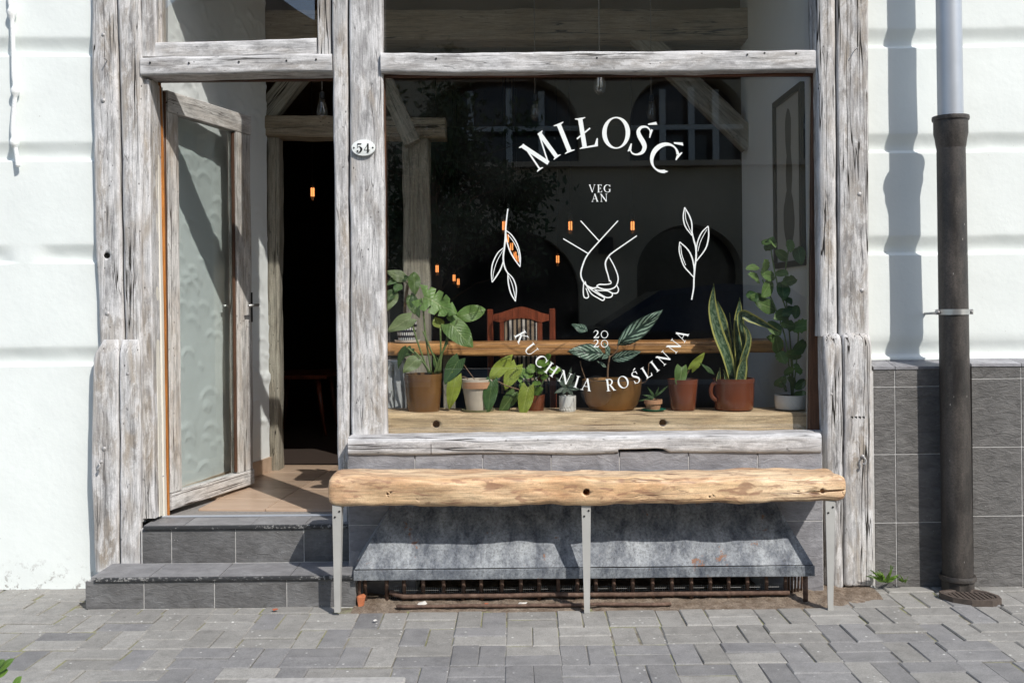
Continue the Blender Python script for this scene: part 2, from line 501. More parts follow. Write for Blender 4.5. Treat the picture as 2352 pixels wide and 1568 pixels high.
def zinc():
    m, nt, out = new_mat('stained_galvanised_sheet')
    co = coords(nt)
    cv = coords(nt, (1, .55, .55))
    a = tnoise(nt, cv, 13, 9, .74, .2)
    b = tnoise(nt, co, 5, 4, .6, .4)
    f = tnoise(nt, co, 85, 6, .8)
    c = mixc(nt, ramp(nt, a, [(.36, 0), (.62, 1)]), (.07, .08, .10), (.30, .32, .335))
    c = mixc(nt, ramp(nt, b, [(.50, 0), (.70, .55)]), c, (.075, .088, .112))
    c = mixc(nt, 1.0, c, ramp(nt, f, [(.34, .45), (.5, 1.0), (.66, 1.3)]), 'MULTIPLY')
    r = ramp(nt, math_(nt, 'ADD', tnoise(nt, co, 9, 5, .7), math_(nt, 'MULTIPLY', f, .25)), [(.765, 0), (.80, .9)])
    c = mixc(nt, r, c, (.20, .09, .045))
    bsdf(nt, out, c, .6, bump(nt, f, .4, .003), .15, .4)
    return m
M_zinc = zinc()
def rust():
    m, nt, out = new_mat('rusty_iron')
    w = nd(nt, 'NewGeometry').outputs['Position']
    a = tnoise(nt, w, 40, 6, .7)
    c = ramp(nt, a, [(.3, (.055, .035, .028)), (.55, (.15, .095, .07)), (.75, (.25, .18, .14))])
    bsdf(nt, out, c, .85, bump(nt, a, .5, .003), .1, .3)
    return m
M_rust = rust()
M_legpaint = plain('grey_painted_steel', (.43, .425, .40), .5, var=.10, scale=9, metal=.1)
def iron():
    m, nt, out = new_mat('brown_cast_iron_paint')
    co = coords(nt, (1, 1, .35))
    ci = coords(nt)
    a = tnoise(nt, co, 12, 8, .7, .2)
    f = tnoise(nt, ci, 120, 5, .75)
    c = mixc(nt, ramp(nt, a, [(.40, 0), (.68, 1)]), (.022, .019, .017), (.075, .064, .055))
    c = mixc(nt, 1.0, c, ramp(nt, f, [(.35, .65), (.65, 1.3)]), 'MULTIPLY')
    sp = ramp(nt, nd(nt, 'TexVoronoi', {'Vector': coords(nt, (1, 1, .4)), 'Scale': 30}).outputs[0], [(.03, 1), (.08, 0)])
    sp = math_(nt, 'MULTIPLY', sp, ramp(nt, tnoise(nt, ci, 7, 2), [(.52, 0), (.58, 1)]))
    c = mixc(nt, math_(nt, 'MULTIPLY', sp, .7), c, (.42, .40, .37))
    bsdf(nt, out, c, ramp(nt, a, [(.3, .38), (.7, .6)]), bump(nt, f, .35, .003), 0, .5)
    return m
M_iron = iron()
M_pipe = plain('zinc_pipe', (.44, .47, .51), .42, var=.10, scale=6, metal=.35)
M_steel = plain('bright_steel', (.5, .5, .49), .35, metal=.8)
M_nail = plain('grey_bolt', (.40, .39, .38), .5, metal=.3)
M_black = plain('black_metal', (.012, .011, .010), .5)
M_rope = plain('white_painted_rope', (.78, .80, .785), .9, var=.08, scale=120, bmp=.4)
M_enamel = plain('white_enamel', (.80, .83, .81), .18, var=.02)
M_ink = plain('black_enamel', (.012, .013, .012), .3)
M_vinyl = plain('white_vinyl', (.80, .83, .81), .5, var=.02)
M_concrete = plain('concrete_rim', (.36, .35, .33), .95, var=.2, scale=50, bmp=.4)
M_asphalt = plain('asphalt', (.055, .055, .056), .9, var=.25, scale=120, bmp=.4)

def glass(name, boost=1.0, tint=(.96, .975, .965)):
    m, nt, out = new_mat(name)
    bf = nd(nt, 'NewGeometry').outputs['Backfacing']
    fr = nd(nt, 'Fresnel', {'IOR': math_(nt, 'ADD', math_(nt, 'MULTIPLY', bf, 1 / 1.52 - 1.52), 1.52)}).outputs[0]
    fr = math_(nt, 'MULTIPLY', fr, boost, clamp=True)
    co = coords(nt)
    dust = ramp(nt, nd(nt, 'TexVoronoi', {'Vector': co, 'Scale': 22}).outputs[0], [(.012, 1), (.03, 0)])
    t = nd(nt, 'BsdfTransparent', {'Color': tint}).outputs[0]
    g = nd(nt, 'BsdfGlossy', {'Color': (1, 1, 1), 'Roughness': 0.0}).outputs[0]
    d = nd(nt, 'BsdfDiffuse', {'Color': (.6, .6, .6)}).outputs[0]
    s = nd(nt, 'MixShader', {0: fr, 1: t, 2: g}).outputs[0]
    film = math_(nt, 'ADD', math_(nt, 'MULTIPLY', dust, .25), math_(nt, 'MULTIPLY', ramp(nt, tnoise(nt, co, 3, 4), [(.4, 0), (.8, 1)]), .006))
    s = nd(nt, 'MixShader', {0: film, 1: s, 2: d}).outputs[0]
    nt.links.new(s, out.inputs[0])
    return m
M_glass = glass('shop_window_glass', 1.45, (.985, .99, .985))
M_doorglass = glass('door_glass', 1.4, (.93, .955, .95))
M_bulb = glass('clear_bulb_glass', 1.5, (.93, .92, .88))
def emit(name, col, st):
    m, nt, out = new_mat(name)
    e = nd(nt, 'Emission', {'Color': col, 'Strength': st}).outputs[0]
    nt.links.new(e, out.inputs[0])
    return m
M_filament = emit('glowing_filament', (1, .34, .10), 1.5)

def leafmat(name, col, vein, kind='plain', trans=.3, rough=.4):
    m, nt, out = new_mat(name)
    uv = nd(nt, 'UVMap').outputs[0]
    sp = nd(nt, 'SeparateXYZ', {0: uv})
    u, v = sp.outputs[0], sp.outputs[1]
    oi = nd(nt, 'ObjectInfo').outputs['Random']
    across = math_(nt, 'ABSOLUTE', math_(nt, 'SUBTRACT', v, .5))
    c = mixc(nt, 1.0, col, ramp(nt, oi, [(0, .72), (1, 1.28)]), 'MULTIPLY')
    n = tnoise(nt, coords(nt, rnd=4), 6, 4)
    c = mixc(nt, 1.0, c, ramp(nt, n, [(.3, .82), (.7, 1.18)]), 'MULTIPLY')
    # side veins slant away from the midrib
    ph = math_(nt, 'SUBTRACT', math_(nt, 'MULTIPLY', u, 6.5 if kind == 'banded' else 9.0), math_(nt, 'MULTIPLY', across, 5.0 if kind == 'banded' else 7.0))
    w = math_(nt, 'ABSOLUTE', math_(nt, 'SUBTRACT', math_(nt, 'FRACT', ph), .5))
    if kind == 'plain':
        c = mixc(nt, ramp(nt, w, [(.0, .35), (.09, 0)]), c, vein)
        c = mixc(nt, ramp(nt, across, [(.012, .85), (.03, 0)]), c, vein)
    elif kind == 'banded':      # calathea: pale feathers on dark green
        k = ramp(nt, math_(nt, 'ADD', w, math_(nt, 'MULTIPLY', math_(nt, 'SUBTRACT', tnoise(nt, uv, 14, 3), .5), .5)), [(.20, 1), (.30, 0)])
        k = math_(nt, 'MULTIPLY', k, ramp(nt, across, [(.06, 0), (.10, 1), (.40, 1), (.46, 0)]))
        c = mixc(nt, k, c, vein)
    elif kind == 'snake':       # snake plant: yellow margins, dark cross bands
        b = tnoise(nt, nd(nt, 'Mapping', {'Vector': uv, 'Scale': (1, .25, 1)}).outputs[0], 22, 4, .6, .6)
        c = mixc(nt, ramp(nt, b, [(.45, 0), (.62, .8)]), c, (.20, .27, .17))
        c = mixc(nt, ramp(nt, across, [(.33, 0), (.37, 1)]), c, vein)
    b_ = nd(nt, 'BsdfPrincipled', {'Base Color': c, 'Roughness': rough, 'Specular IOR Level': .4,
            'Normal': bump(nt, math_(nt, 'ADD', w, math_(nt, 'MULTIPLY', across, 1.0)), .25, .01)}).outputs[0]
    tr = nd(nt, 'BsdfTranslucent', {'Color': mixc(nt, 1.0, c, (1.25, 1.25, .55), 'MULTIPLY')}).outputs[0]
    nt.links.new(nd(nt, 'MixShader', {0: trans, 1: b_, 2: tr}).outputs[0], out.inputs[0])
    return m
M_leafA = leafmat('monstera_leaf_green', (.135, .235, .065), (.30, .40, .16))
M_leafB = leafmat('yellow_green_leaf', (.27, .34, .05), (.42, .48, .14))
M_leafC = leafmat('deep_green_leaf', (.065, .135, .04), (.16, .24, .085))
M_leafP = leafmat('pale_green_leaf', (.20, .27, .12), (.32, .38, .2))
M_leafM = leafmat('mint_green_leaf', (.15, .27, .045), (.26, .37, .10))
M_cala = leafmat('calathea_leaf', (.02, .045, .03), (.27, .38, .29), 'banded', .1)
M_snake = leafmat('snake_plant_leaf', (.03, .065, .03), (.42, .42, .13), 'snake', .1)
M_succ = leafmat('grey_green_succulent_leaf', (.075, .10, .075), (.12, .15, .11), trans=.05)
M_stem = plain('green_stem', (.13, .19, .06), .55)
M_stembr = plain('brown_stem', (.20, .12, .07), .7)
M_soil = plain('potting_soil', (.03, .022, .016), .95, bmp=.6, scale=90)
M_potbrown = plain('glazed_brown_stoneware', (.17, .085, .03), .22, var=.18, scale=7, spec=.6)
M_potred = plain('glazed_red_brown_stoneware', (.15, .042, .016), .16, var=.25, scale=6, spec=.6)
M_terra = plain('terracotta', (.45, .24, .13), .85, var=.2, scale=14)
M_potcream = plain('lime_bloomed_clay', (.52, .45, .36), .85, var=.25, scale=10)
M_saucer = plain('sage_ceramic', (.25, .28, .17), .4)
M_greensauc = plain('green_plastic', (.01, .16, .10), .35)
M_brass = plain('aged_brass', (.25, .125, .035), .40, metal=.55, var=.35, scale=9, bmp=.1)
M_whitepot = plain('white_ceramic', (.66, .66, .63), .35, var=.05)
def dots():
    m, nt, out = new_mat('navy_glaze_with_white_dots')
    tc = nd(nt, 'TexCoord').outputs['UV']
    mp = nd(nt, 'Mapping', {'Vector': tc, 'Scale': (26, 5.5, 1)}).outputs[0]
    sp = nd(nt, 'SeparateXYZ', {0: mp})
    row = math_(nt, 'FLOOR', sp.outputs[1])
    x = math_(nt, 'ADD', sp.outputs[0], math_(nt, 'MULTIPLY', row, .5))
    fx = math_(nt, 'SUBTRACT', math_(nt, 'FRACT', x), .5)
    fy = math_(nt, 'SUBTRACT', math_(nt, 'FRACT', sp.outputs[1]), .5)
    d = math_(nt, 'SQRT', math_(nt, 'ADD', math_(nt, 'MULTIPLY', fx, fx), math_(nt, 'MULTIPLY', fy, fy)))
    c = mixc(nt, ramp(nt, d, [(.30, 1), (.36, 0)]), (.012, .014, .03), (.72, .73, .72))
    bsdf(nt, out, c, .2)
    return m
M_dots = dots()
def stripes():
    m, nt, out = new_mat('striped_upholstery')
    x = nd(nt, 'SeparateXYZ', {0: coords(nt)}).outputs[0]
    f = math_(nt, 'FRACT', math_(nt, 'MULTIPLY', x, 42.0))
    f2 = math_(nt, 'FRACT', math_(nt, 'MULTIPLY', x, 14.0))
    c = mixc(nt, ramp(nt, f, [(.42, 0), (.5, 1)]), (.025, .024, .024), mixc(nt, ramp(nt, f2, [(.3, 0), (.36, 1)]), (.55, .53, .49), (.30, .235, .17)))
    bsdf(nt, out, c, .9, None, 0, .1)
    return m
M_stripe = stripes()
def floor_tile():
    m, nt, out = new_mat('wood_look_floor_tile')
    co = coords(nt, (.25, 1, 1), rnd=9)
    a = tnoise(nt, co, 14, 6, .6, .5)
    oi = nd(nt, 'ObjectInfo').outputs['Random']
    c = ramp(nt, a, [(.3, (.42, .295, .205)), (.7, (.56, .42, .315))])
    c = mixc(nt, 1.0, c, ramp(nt, oi, [(0, .88), (1, 1.1)]), 'MULTIPLY')
    bsdf(nt, out, c, .35, bump(nt, a, .1, .003), 0, .5)
    return m
M_floortile = floor_tile()

# ------------------------------------------------------------------ large structure
WALL = 0.03
GROOVES = [0.567 - .47 * 0 - 10, 1.037, 1.507, 1.976, 2.456, 2.93, 3.40, 3.87]
def recess(x, z, fill=None):
    r = 0.0
    for g in GROOVES:
        d = z - g
        if 0 <= d < .075: k = math.cos(d / .075 * math.pi / 2) ** 1.3
        elif -.016 < d < 0: k = 1 - (-d / .016) ** 2
        else: continue
        if fill and abs(g - 1.507) < .01:
            k *= min(1, max(0, (abs(x - fill) - .045) / .07))
        r = max(r, k)
    return r * .020
def plaster_wall(name, label, x0, x1, zb, zt, fill=None, seed=0):
    t = thing(name, label, 'wall', ((x0 + x1) / 2, WALL, zb))
    cuts = [zb] + [g for g in GROOVES if zb + .1 < g < zt - .1] + [zt]
    for a, b in zip(cuts, cuts[1:]):
        n = max(2, int((b - a) / .03))
        zs = [lerp(a, b, i / n) for i in range(n + 1)]
        zs += [a + k * .006 for k in range(1, 14) if a + k * .006 < b] + [b - k * .004 for k in range(1, 6)]
        zs = sorted(set(zs))
        nx = max(2, int((x1 - x0) / .025))
        V, Fc = [], []
        for z in zs:
            for i in range(nx + 1):
                x = lerp(x0, x1, i / nx)
                zz = z + .006 * vn(x * 2.3 + seed, 0, z * .7) + .003 * vn(x * 9 + seed, 3, z * 2)
                y = WALL + recess(x, z, fill) * (1 + .25 * vn(x * 6, 5, z * 3)) - .0035 * vn(x * 3.5 + seed, z * 3.5, 1) - .0012 * vn(x * 19, z * 19, seed)
                V.append((x, y, max(zb, zz) if a == zb else zz))
        m = nx + 1
        for j in range(len(zs) - 1):
            for i in range(nx):
                Fc.append((j * m + i, j * m + i + 1, (j + 1) * m + i + 1, (j + 1) * m + i))
        obj('plaster_block', V, Fc, M_white, t, True)
    box('masonry_core', x0, x1, WALL + .05, WALL + .4, zb, zt, M_white, t)
    return t
XL = PX(215, WALL)
XR = PX(1990, WALL)
plaster_wall('plaster_wall', 'white banded plaster wall on the left with the knotted rope', -3.4, XL + .05, 0.0, 4.3, fill=PX(60, WALL), seed=1)
plaster_wall('plaster_wall', 'white banded plaster wall on the right behind the drainpipe', XR - .02, 3.6, PZ(826, WALL, 2170), 4.3, seed=5)
hd = tag(box('plaster_wall', XL + .06, XR - .03, WALL, WALL + .4, 3.42, 4.3, M_white), 'white plaster wall above the top beam of the timber shopfront', 'wall')

# --- timber shopfront
front = thing('timber_shopfront', 'weathered whitewashed timber frame of posts and beams around door and window', 'shopfront', (0, 0, .3))
YL, YLb = -.008, .20
o = vpost('post', front, M_oldz, [(-330, 203, 260), (0, 207, 264.5), (281, 212, 273.5), (551, 218, 278.5), (800, 228, 283.5)], YL, YLb, bev=.016, wob=.005, seed=1)
cut(o, [tube('c', [P(246, 587, -.1), P(246, 587, .05)], [.0135, .0135], M_black, n=10)])
vpost('post', front, M_oldz, [(-330, 265, 319), (0, 268.5, 321), (281, 277.5, 327), (551, 282.5, 324), (1000, 288, 324), (1200, 288, 324)], YL - .004, YLb, bev=.014, wob=.005, seed=2)
vpost('door_jamb', front, M_oldz, [(182, 326, 341), (300, 328, 344), (785, 326, 350), (1190, 328, 357)], .012, YLb, bev=.006, wob=.002, seed=3)
vpost('post_base', front, M_oldz, [(780, 232, 266, .022), (786, 229, 269, .017), (808, 215, 270.5, .002), (830, 211, 271), (1100, 209, 272), (1313, 216, 272)], YL - .034, YL - .006, bev=.011, wob=.004, seed=4)
vpost('post_base', front, M_oldz, [(780, 276, 312, .022), (786, 274.5, 316, .018), (812, 273.5, 320, .002), (830, 273.5, 321), (1100, 274.5, 322), (1299, 275, 325)], YL - .038, YL - .009, bev=.011, wob=.004, seed=5)
box('light_stop', PX(215, .04) , PX(330, .04), .205, .42, .0, 3.1, M_darkwall, front)  # unseen dark filler added behind the posts to stop light leaking in
# centre
vpost('post', front, M_oldz, [(-330, 760, 796), (0, 762, 798.5), (500, 768, 801), (1080, 775, 803), (1201, 776, 801)], -.02, .13, bev=.011, wob=.004, seed=6)
vpost('post', front, M_oldz, [(-330, 799, 873), (0, 801, 877), (500, 804, 882), (1004, 806, 889)], -.034, .035, bev=.013, wob=.004, seed=7)
# right
vpost('post', front, M_oldz, [(-330, 1873, 1919), (0, 1875, 1921), (400, 1880, 1924), (772, 1884, 1926)], -.065, .08, bev=.024, wob=.006, seed=8)
vpost('post', front, M_oldz, [(-330, 1921, 1994), (0, 1923, 1995.5), (772, 1929, 1997)], -.070, .10, bev=.010, wob=.003, seed=9)
vpost('post_base', front, M_oldz, [(765, 1898, 1933, .025), (772, 1895, 1935, .012), (792, 1894, 1936.5), (1100, 1900, 1938), (1354, 1914, 1939)], -.10, .05, bev=.018, wob=.006, seed=10, endr=.02)
vpost('post_base', front, M_oldz, [(765, 1940, 1999, .025), (772, 1938, 2002, .012), (792, 1938.5, 2003), (1347, 1941, 2008)], -.104, .05, bev=.012, wob=.004, seed=11, endr=.02)
vpost('post', front, M_oldz, [(990, 1874, 1902), (1352, 1878, 1918)], -.045, .06, bev=.008, wob=.003, seed=12)
# transom over the door
vpost('post', front, M_oldz, [(-330, 322, 356), (130, 324, 360)], .004, .16, bev=.010, wob=.005, seed=13)
hbeam('lintel', front, M_oldx, [(322, 131, 172), (540, 127, 168), (762, 122, 164)], -.022, .13, bev=.012, wob=.005, seed=14)
hbeam('main_beam', front, M_oldx, [(874, 121, 166), (1100, 119, 168), (1300, 118, 165), (1500, 117, 165), (1800, 114, 161), (1877, 113, 159)], -.055, .03, bev=.012, wob=.006, seed=15)
sill = hbeam('window_sill', front, M_sill, [(799, 1006, 1047), (1340, 1001, 1044), (1600, 998, 1042), (1887, 997, 1041)], -.15, .03, bev=.020, wob=.005, seed=16)
a, b = P(1420, 1030, -.15), P(1540, 1060, -.15)
cutter = timber('c', None, M_black, [(a.x, b.z, a.z - .004, -.2, -.03), (lerp(a.x, b.x, .5), b.z, a.z - .002, -.2, -.03), (lerp(a.x, b.x, .82), b.z, a.z + .002, -.2, -.04), (b.x, b.z, a.z - .022, -.2, -.05)], 'x', bev=.002, wob=.002, seed=3)
c2 = P(990, 1020, -.15)
cut(sill, [cutter, box('c', c2.x - .0018, c2.x + .0018, -.2, -.125, c2.z - .1, c2.z, M_black)])
hbeam('main_beam', front, M_oldx, [(322, -378, -322), (1995, -392, -340)], -.05, .2, bev=.012, wob=.004, seed=17)

def bolt(u, v, Y, r, parent=front, m=None, name='bolt'):
    p = P(u, v, Y)
    prof = [(r, 0.004), (r, -.002), (r * .8, -r * .35), (r * .45, -r * .55), (.0005, -r * .6)]
    V, Fc = [], []
    n = 12
    for rr, d in prof:
        for k in range(n):
            a = 2 * math.pi * k / n
            V.append((p.x + rr * math.cos(a), p.y + d, p.z + rr * math.sin(a)))
    for i in range(len(prof) - 1):
        for k in range(n):
            Fc.append((i * n + k, i * n + (k + 1) % n, (i + 1) * n + (k + 1) % n, (i + 1) * n + k))
    return obj(name, V, Fc, m or M_nail, parent, True)
for u, v, Y, r in ((237, 80, YL, .008), (237, 231, YL, .0105), (247, 720, YL, .0105), (293, 858, -.046, .007), (239, 1030, -.042, .0105),
                   (1974, 446, -.07, .0105), (1980, 667, -.07, .009), (330, 1099, .012, .005), (375, 1093, -.046, .003), (1910, 905, -.10, .006)):
    bolt(u, v, Y, r)
for u, v, Y in ((375, 160, -.022), (472, 161, -.022), (597, 158, -.022), (716, 155, -.022), (790, 152, -.022), (1090, 150, -.055), (1492, 148, -.055), (1868, 140, -.055), (1911, 136, -.055), (1990, 137, -.055)):
    bolt(u * .919 if u < 700 and v > 1e4 else u * .919, v * .919 - 3, Y - .001, .0042, m=M_black, name='nail_hole')
for (u, v, u2, v2, Y) in ((268, 140, 262, 142, YL), (1962, 117, 1959, 118, -.07)):
    p = P(u * (1 if u > 300 else .919), v, Y)
    tube('nail', [p + Vector((0, .01, 0)), p + Vector((.002, -.035, .002)), p + Vector((.002, -.0355, .002))], [.002, .002, .0035], M_nail, front)
for (u, v, Y) in ((231, 1072, -.042), (1981, 1060, -.104)):    # bent lag hooks
    p = P(u, v, Y)
    tube('hook', catmull([p + Vector((0, .01, .02)), p + Vector((0, -.02, .022)), p + Vector((.007, -.024, .008)), p + Vector((.002, -.026, -.006)), p + Vector((-.006, -.02, -.006))], 5), .0042, M_nail, front)
    bolt(u + 1, v - 12, Y, .009)
for k in range(4):
    p = P(1957 + 9 * k, 958, -.104)
    obj('notch_mark', [p + Vector((-.008, -.001, .004)), p + Vector((.004, -.001, .005)), p + Vector((.005, -.001, -.007))], [(0, 1, 2)], M_black, front)

# --- shop window: frame beads, glass, lettering follow later
GY = .040
win = thing('shop_window', 'large shop window with white lettering and line drawings on the glass', 'window', (PX(1370, GY), GY, .70))
xa, xb = PX(872, GY), PX(1874, GY)
box('upper_pane', xa, xb, GY, GY + .008, PZ(140, GY), 3.31, M_glass, win)
pane = box('glass_pane', xa, xb, GY, GY + .008, PZ(992, GY), PZ(150, GY), M_glass, win)
hbeam('frame_bead', win, M_brownbeadx, [(880, 160, 177), (1872, 156, 174)], .006, .036, bev=.004, wob=.001)
vpost('frame_bead', win, M_brownbead, [(176, 878, 884), (990, 886, 889.5)], .006, .036, bev=.002, wob=.001, seed=2)
vpost('frame_bead', win, M_brownbead, [(172, 1866, 1880), (990, 1858, 1884)], .006, .036, bev=.004, wob=.002, seed=3)
vpost('frame_bead', win, M_brownbead, [(-330, 1868, 1878), (116, 1868, 1880)], .006, .036, bev=.003, wob=.001, seed=4)
vpost('frame_bead', win, M_brownbead, [(-330, 870, 879), (118, 874, 880)], .006, .036, bev=.003, wob=.001, seed=5)
vpost('sunlit_reveal_strip', win, M_cream, [(176, 1862, 1865), (988, 1853, 1857)], .052, .07, bev=.001, wob=.0)  # pale strip whose cream colour stands in for the sunlit reveal

tr = thing('transom_window', 'small glazed transom over the open door with whitewashed wooden frame', 'window', (PX(540, .02), .02, 2.45))
hbeam('bottom_rail', tr, M_oldx, [(357, 97, 132), (540, 93, 129), (727, 87, 125)], .006, .10, bev=.008, wob=.004, seed=21)
vpost('side_stile', tr, M_oldz, [(-330, 727, 757), (100, 728.5, 760), (124, 728.5, 760)], .002, .10, bev=.006, wob=.003, seed=22)
vpost('side_stile', tr, M_doorw, [(-330, 362, 370), (100, 363, 371)], .03, .09, bev=.003, wob=.001, seed=23)
box('glass_pane', PX(364, .06), PX(730, .06), .055, .062, PZ(100, .06, 540), 3.31, M_glass, tr)

# --- doorstep: two tiled steps
step = thing('doorstep', 'two grey slate-tiled steps leading up to the open door', 'steps', (PX(500, -.2), -.2, 0))
Z1, Z2 = .135, .306
SX0, SX1 = PX(196, -.275, 1380), PX(818, -.275, 1380)
box('step_core', SX0 + .012, SX1 - .004, -.2745, .03, -.05, Z1 - .014, M_grout, step)
box('step_core', PX(325, -.055, 1250), PX(800, -.055, 1250), -.0575, .12, 0, Z2 - .014, M_grout, step)
def tiles_front(xs, z0, z1, Y, mat, parent, th=.012, gap=.0035, name='tile', bev=.0016):
    for a, b in zip(xs, xs[1:]):
        box(name, a + gap / 2, b - gap / 2, Y, Y + th, z0, z1, mat, parent, bev)
xs = [SX0] + [PX(u, -.275, 1365) for u in (331, 493, 659)] + [SX1]
tiles_front(xs, .0, Z1 - .016, -.277, M_riser, step)
xs = [PX(u, -.06, 1250) for u in (326, 394, 541, 698, 801)]
tiles_front(xs, Z1 + .003, Z2 - .018, -.060, M_riser, step)
def tread_tiles(xs, sk, y0, y1, z, th=.014):
    for (a, b) in zip(xs, xs[1:]):
        g = .0018
        V = [(a + g, y0, z - th), (b - g, y0, z - th), (b + sk - g, y1, z - th), (a + sk + g, y1, z - th)]
        V += [(x, y, z + .0006 * math.sin(a * 50)) for x, y, _ in V]
        obj('tile', V, [(0, 3, 2, 1), (4, 5, 6, 7), (0, 1, 5, 4), (1, 2, 6, 5), (2, 3, 7, 6), (3, 0, 4, 7)], M_tread, step)
xs = [PX(u, -.285, 1328) for u in (206, 340, 501, 665, 818)]
tread_tiles(xs, 0.0, -.276, -.05, Z1)
xs = [PX(u, -.065, 1208) for u in (328, 420, 575, 700, 801)]
tread_tiles(xs, 0.0, -.058, .11, Z2)
def nosing(u0, u1, Y, z, seed):
    n = 60
    rows = [(lerp(PX(u0, Y), PX(u1, Y), i / n), z - .017, z - .0005, Y - .009, Y + .006) for i in range(n + 1)]
    timber('nosing', step, M_nosing, rows, 'x', bev=.003, wob=.0006, seed=seed)
nosing(212, 818, -.278, Z1, 1)
nosing(326, 800, -.062, Z2, 2)
# aluminium threshold strip
box('threshold_strip', PX(357, .09, 1190), PX(775, .09, 1190), .104, .125, Z2, Z2 + .008, M_pipe, step, .002)

# --- tiled plinth under the window
plin = thing('tiled_plinth', 'grey slate-tiled plinth under the window sill behind the bench', 'wall', (PX(1340, -.1), -.1, 0))
us = (799, 953, 1109, 1266, 1423, 1582, 1741, 1889)
PY = -.136
xs = [PX(u, PY, 1060) for u in us]
zt, zm = PZ(1044, PY, 1340), PZ(1201, PY, 1340)
tiles_front(xs, zm + .002, zt + .012, PY, M_plinth, plin)
tiles_front([xs[0], xs[1]], .0, zm - .002, PY, M_plinth, plin)
tiles_front([xs[6], xs[7]], .0, zm - .002, PY, M_plinth, plin)
box('plinth_core', xs[0], xs[-1], PY + .0025, .03, zm - .004, zt - .012, M_grout, plin)
box('plinth_core', xs[0], xs[1], PY + .0025, .03, 0, zm - .0045, M_grout, plin)
box('plinth_core', xs[6], xs[7], PY + .0025, .03, 0, zm - .0045, M_grout, plin)
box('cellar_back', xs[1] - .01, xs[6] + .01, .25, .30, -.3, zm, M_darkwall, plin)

# --- tiled dado on the right, with a sloping ledge
DY = -.078
dado = thing('tiled_dado', 'dark slate-tiled base of the right wall behind the drainpipe', 'wall', (PX(2200, DY), DY, 0))
zl = [PZ(v, DY, 2030) for v in (842, 888, 1043, 1200)] + [0.0]
xl = [PX(u, DY, 1100) for u in (2008, 2058, 2200, 2227)]
for (za, zb) in zip(zl, zl[1:]):
    tiles_front(xl, zb + .002, za - .002, DY, M_dado, dado)
zr = [PZ(v, DY - .008, 2290) for v in (835, 869, 1026, 1184)] + [0.0]
xr = [PX(u, DY, 1100) for u in (2231, 2346)] + [PX(2346, DY, 1100) + .30, PX(2346, DY, 1100) + .60, PX(2346, DY, 1100) + .90]
for (za, zb) in zip(zr, zr[1:]):
    tiles_front(xr, zb + .002, za - .002, DY - .008, M_dado, dado)
box('dado_core', xl[0] - .02, xl[3] - .002, DY + .0025, WALL + .1, 0, zl[0] - .016, M_grout, dado)
box('dado_core', xl[3] + .012, xr[-1], DY - .0055, WALL + .1, 0, zr[0] - .016, M_grout, dado)
def ledge(x0, x1, yf, zf, zw):
    V = [(x0, yf, zf - .012), (x1, yf, zf - .012), (x1, WALL + .03, zw - .012), (x0, WALL + .03, zw - .012)]
    V += [(x, y, z + .012) for x, y, z in V]
    obj('ledge_tile', V, [(0, 3, 2, 1), (4, 5, 6, 7), (0, 1, 5, 4), (1, 2, 6, 5), (2, 3, 7, 6), (3, 0, 4, 7)], M_plinth, dado)
zw = PZ(824, WALL, 2170)
for a, b in ((xl[0], xl[1]), (xl[1], xl[2]), (xl[2], xl[3])): ledge(a + .0015, b - .0015, DY - .004, zl[0], zw)
for a, b in zip(xr, xr[1:]): ledge(a + .0015, b - .0015, DY - .012, zr[0], zw + .004)

# --- pavement: basketweave stones
pav = struct(box('pavement', -9, 9, -2.0, .2, -.25, -.0055, M_joint))
ST_W, ST_J = .100, .0045
def stone_mesh(name, lx, ly, mat, seed):
    random.seed(seed)
    c, t = .0045, .05
    hx, hy = lx / 2, ly / 2
    V = [(-hx, -hy, -t), (hx, -hy, -t), (hx, hy, -t), (-hx, hy, -t)]
    V += [(x, y, -c) for x, y, _ in V[:4]]
    V += [(x * (1 - c / hx), y * (1 - c / hy), 0) for x, y, _ in V[:4]]
    V = [(x + random.uniform(-.0012, .0012), y + random.uniform(-.0012, .0012), z) for x, y, z in V]
    Fc = []
    for k in range(4):
        k2 = (k + 1) % 4
        Fc += [(k, k2, 4 + k2, 4 + k), (4 + k, 4 + k2, 8 + k2, 8 + k)]
    Fc.append((8, 9, 10, 11))
    return mesh(name, V, Fc, mat)
STONES = {}
for key, mat in (('w', M_pavw), ('b', M_pavb)):
    for s in range(3):
        STONES['h', key, s] = stone_mesh('paving_stone', .2045, .1, mat, s)
        STONES['v', key, s] = stone_mesh('paving_stone', .1, .2045, mat, s + 10)
random.seed(11)
B = .209
MH = (PX(555, -1.11, 1555), PX(945, -1.11, 1555), -1.66, -1.095)   # manhole footprint
far_V, far_F = [], []
n_part = 0
y_top = .06
row = 0
y = y_top - B / 2
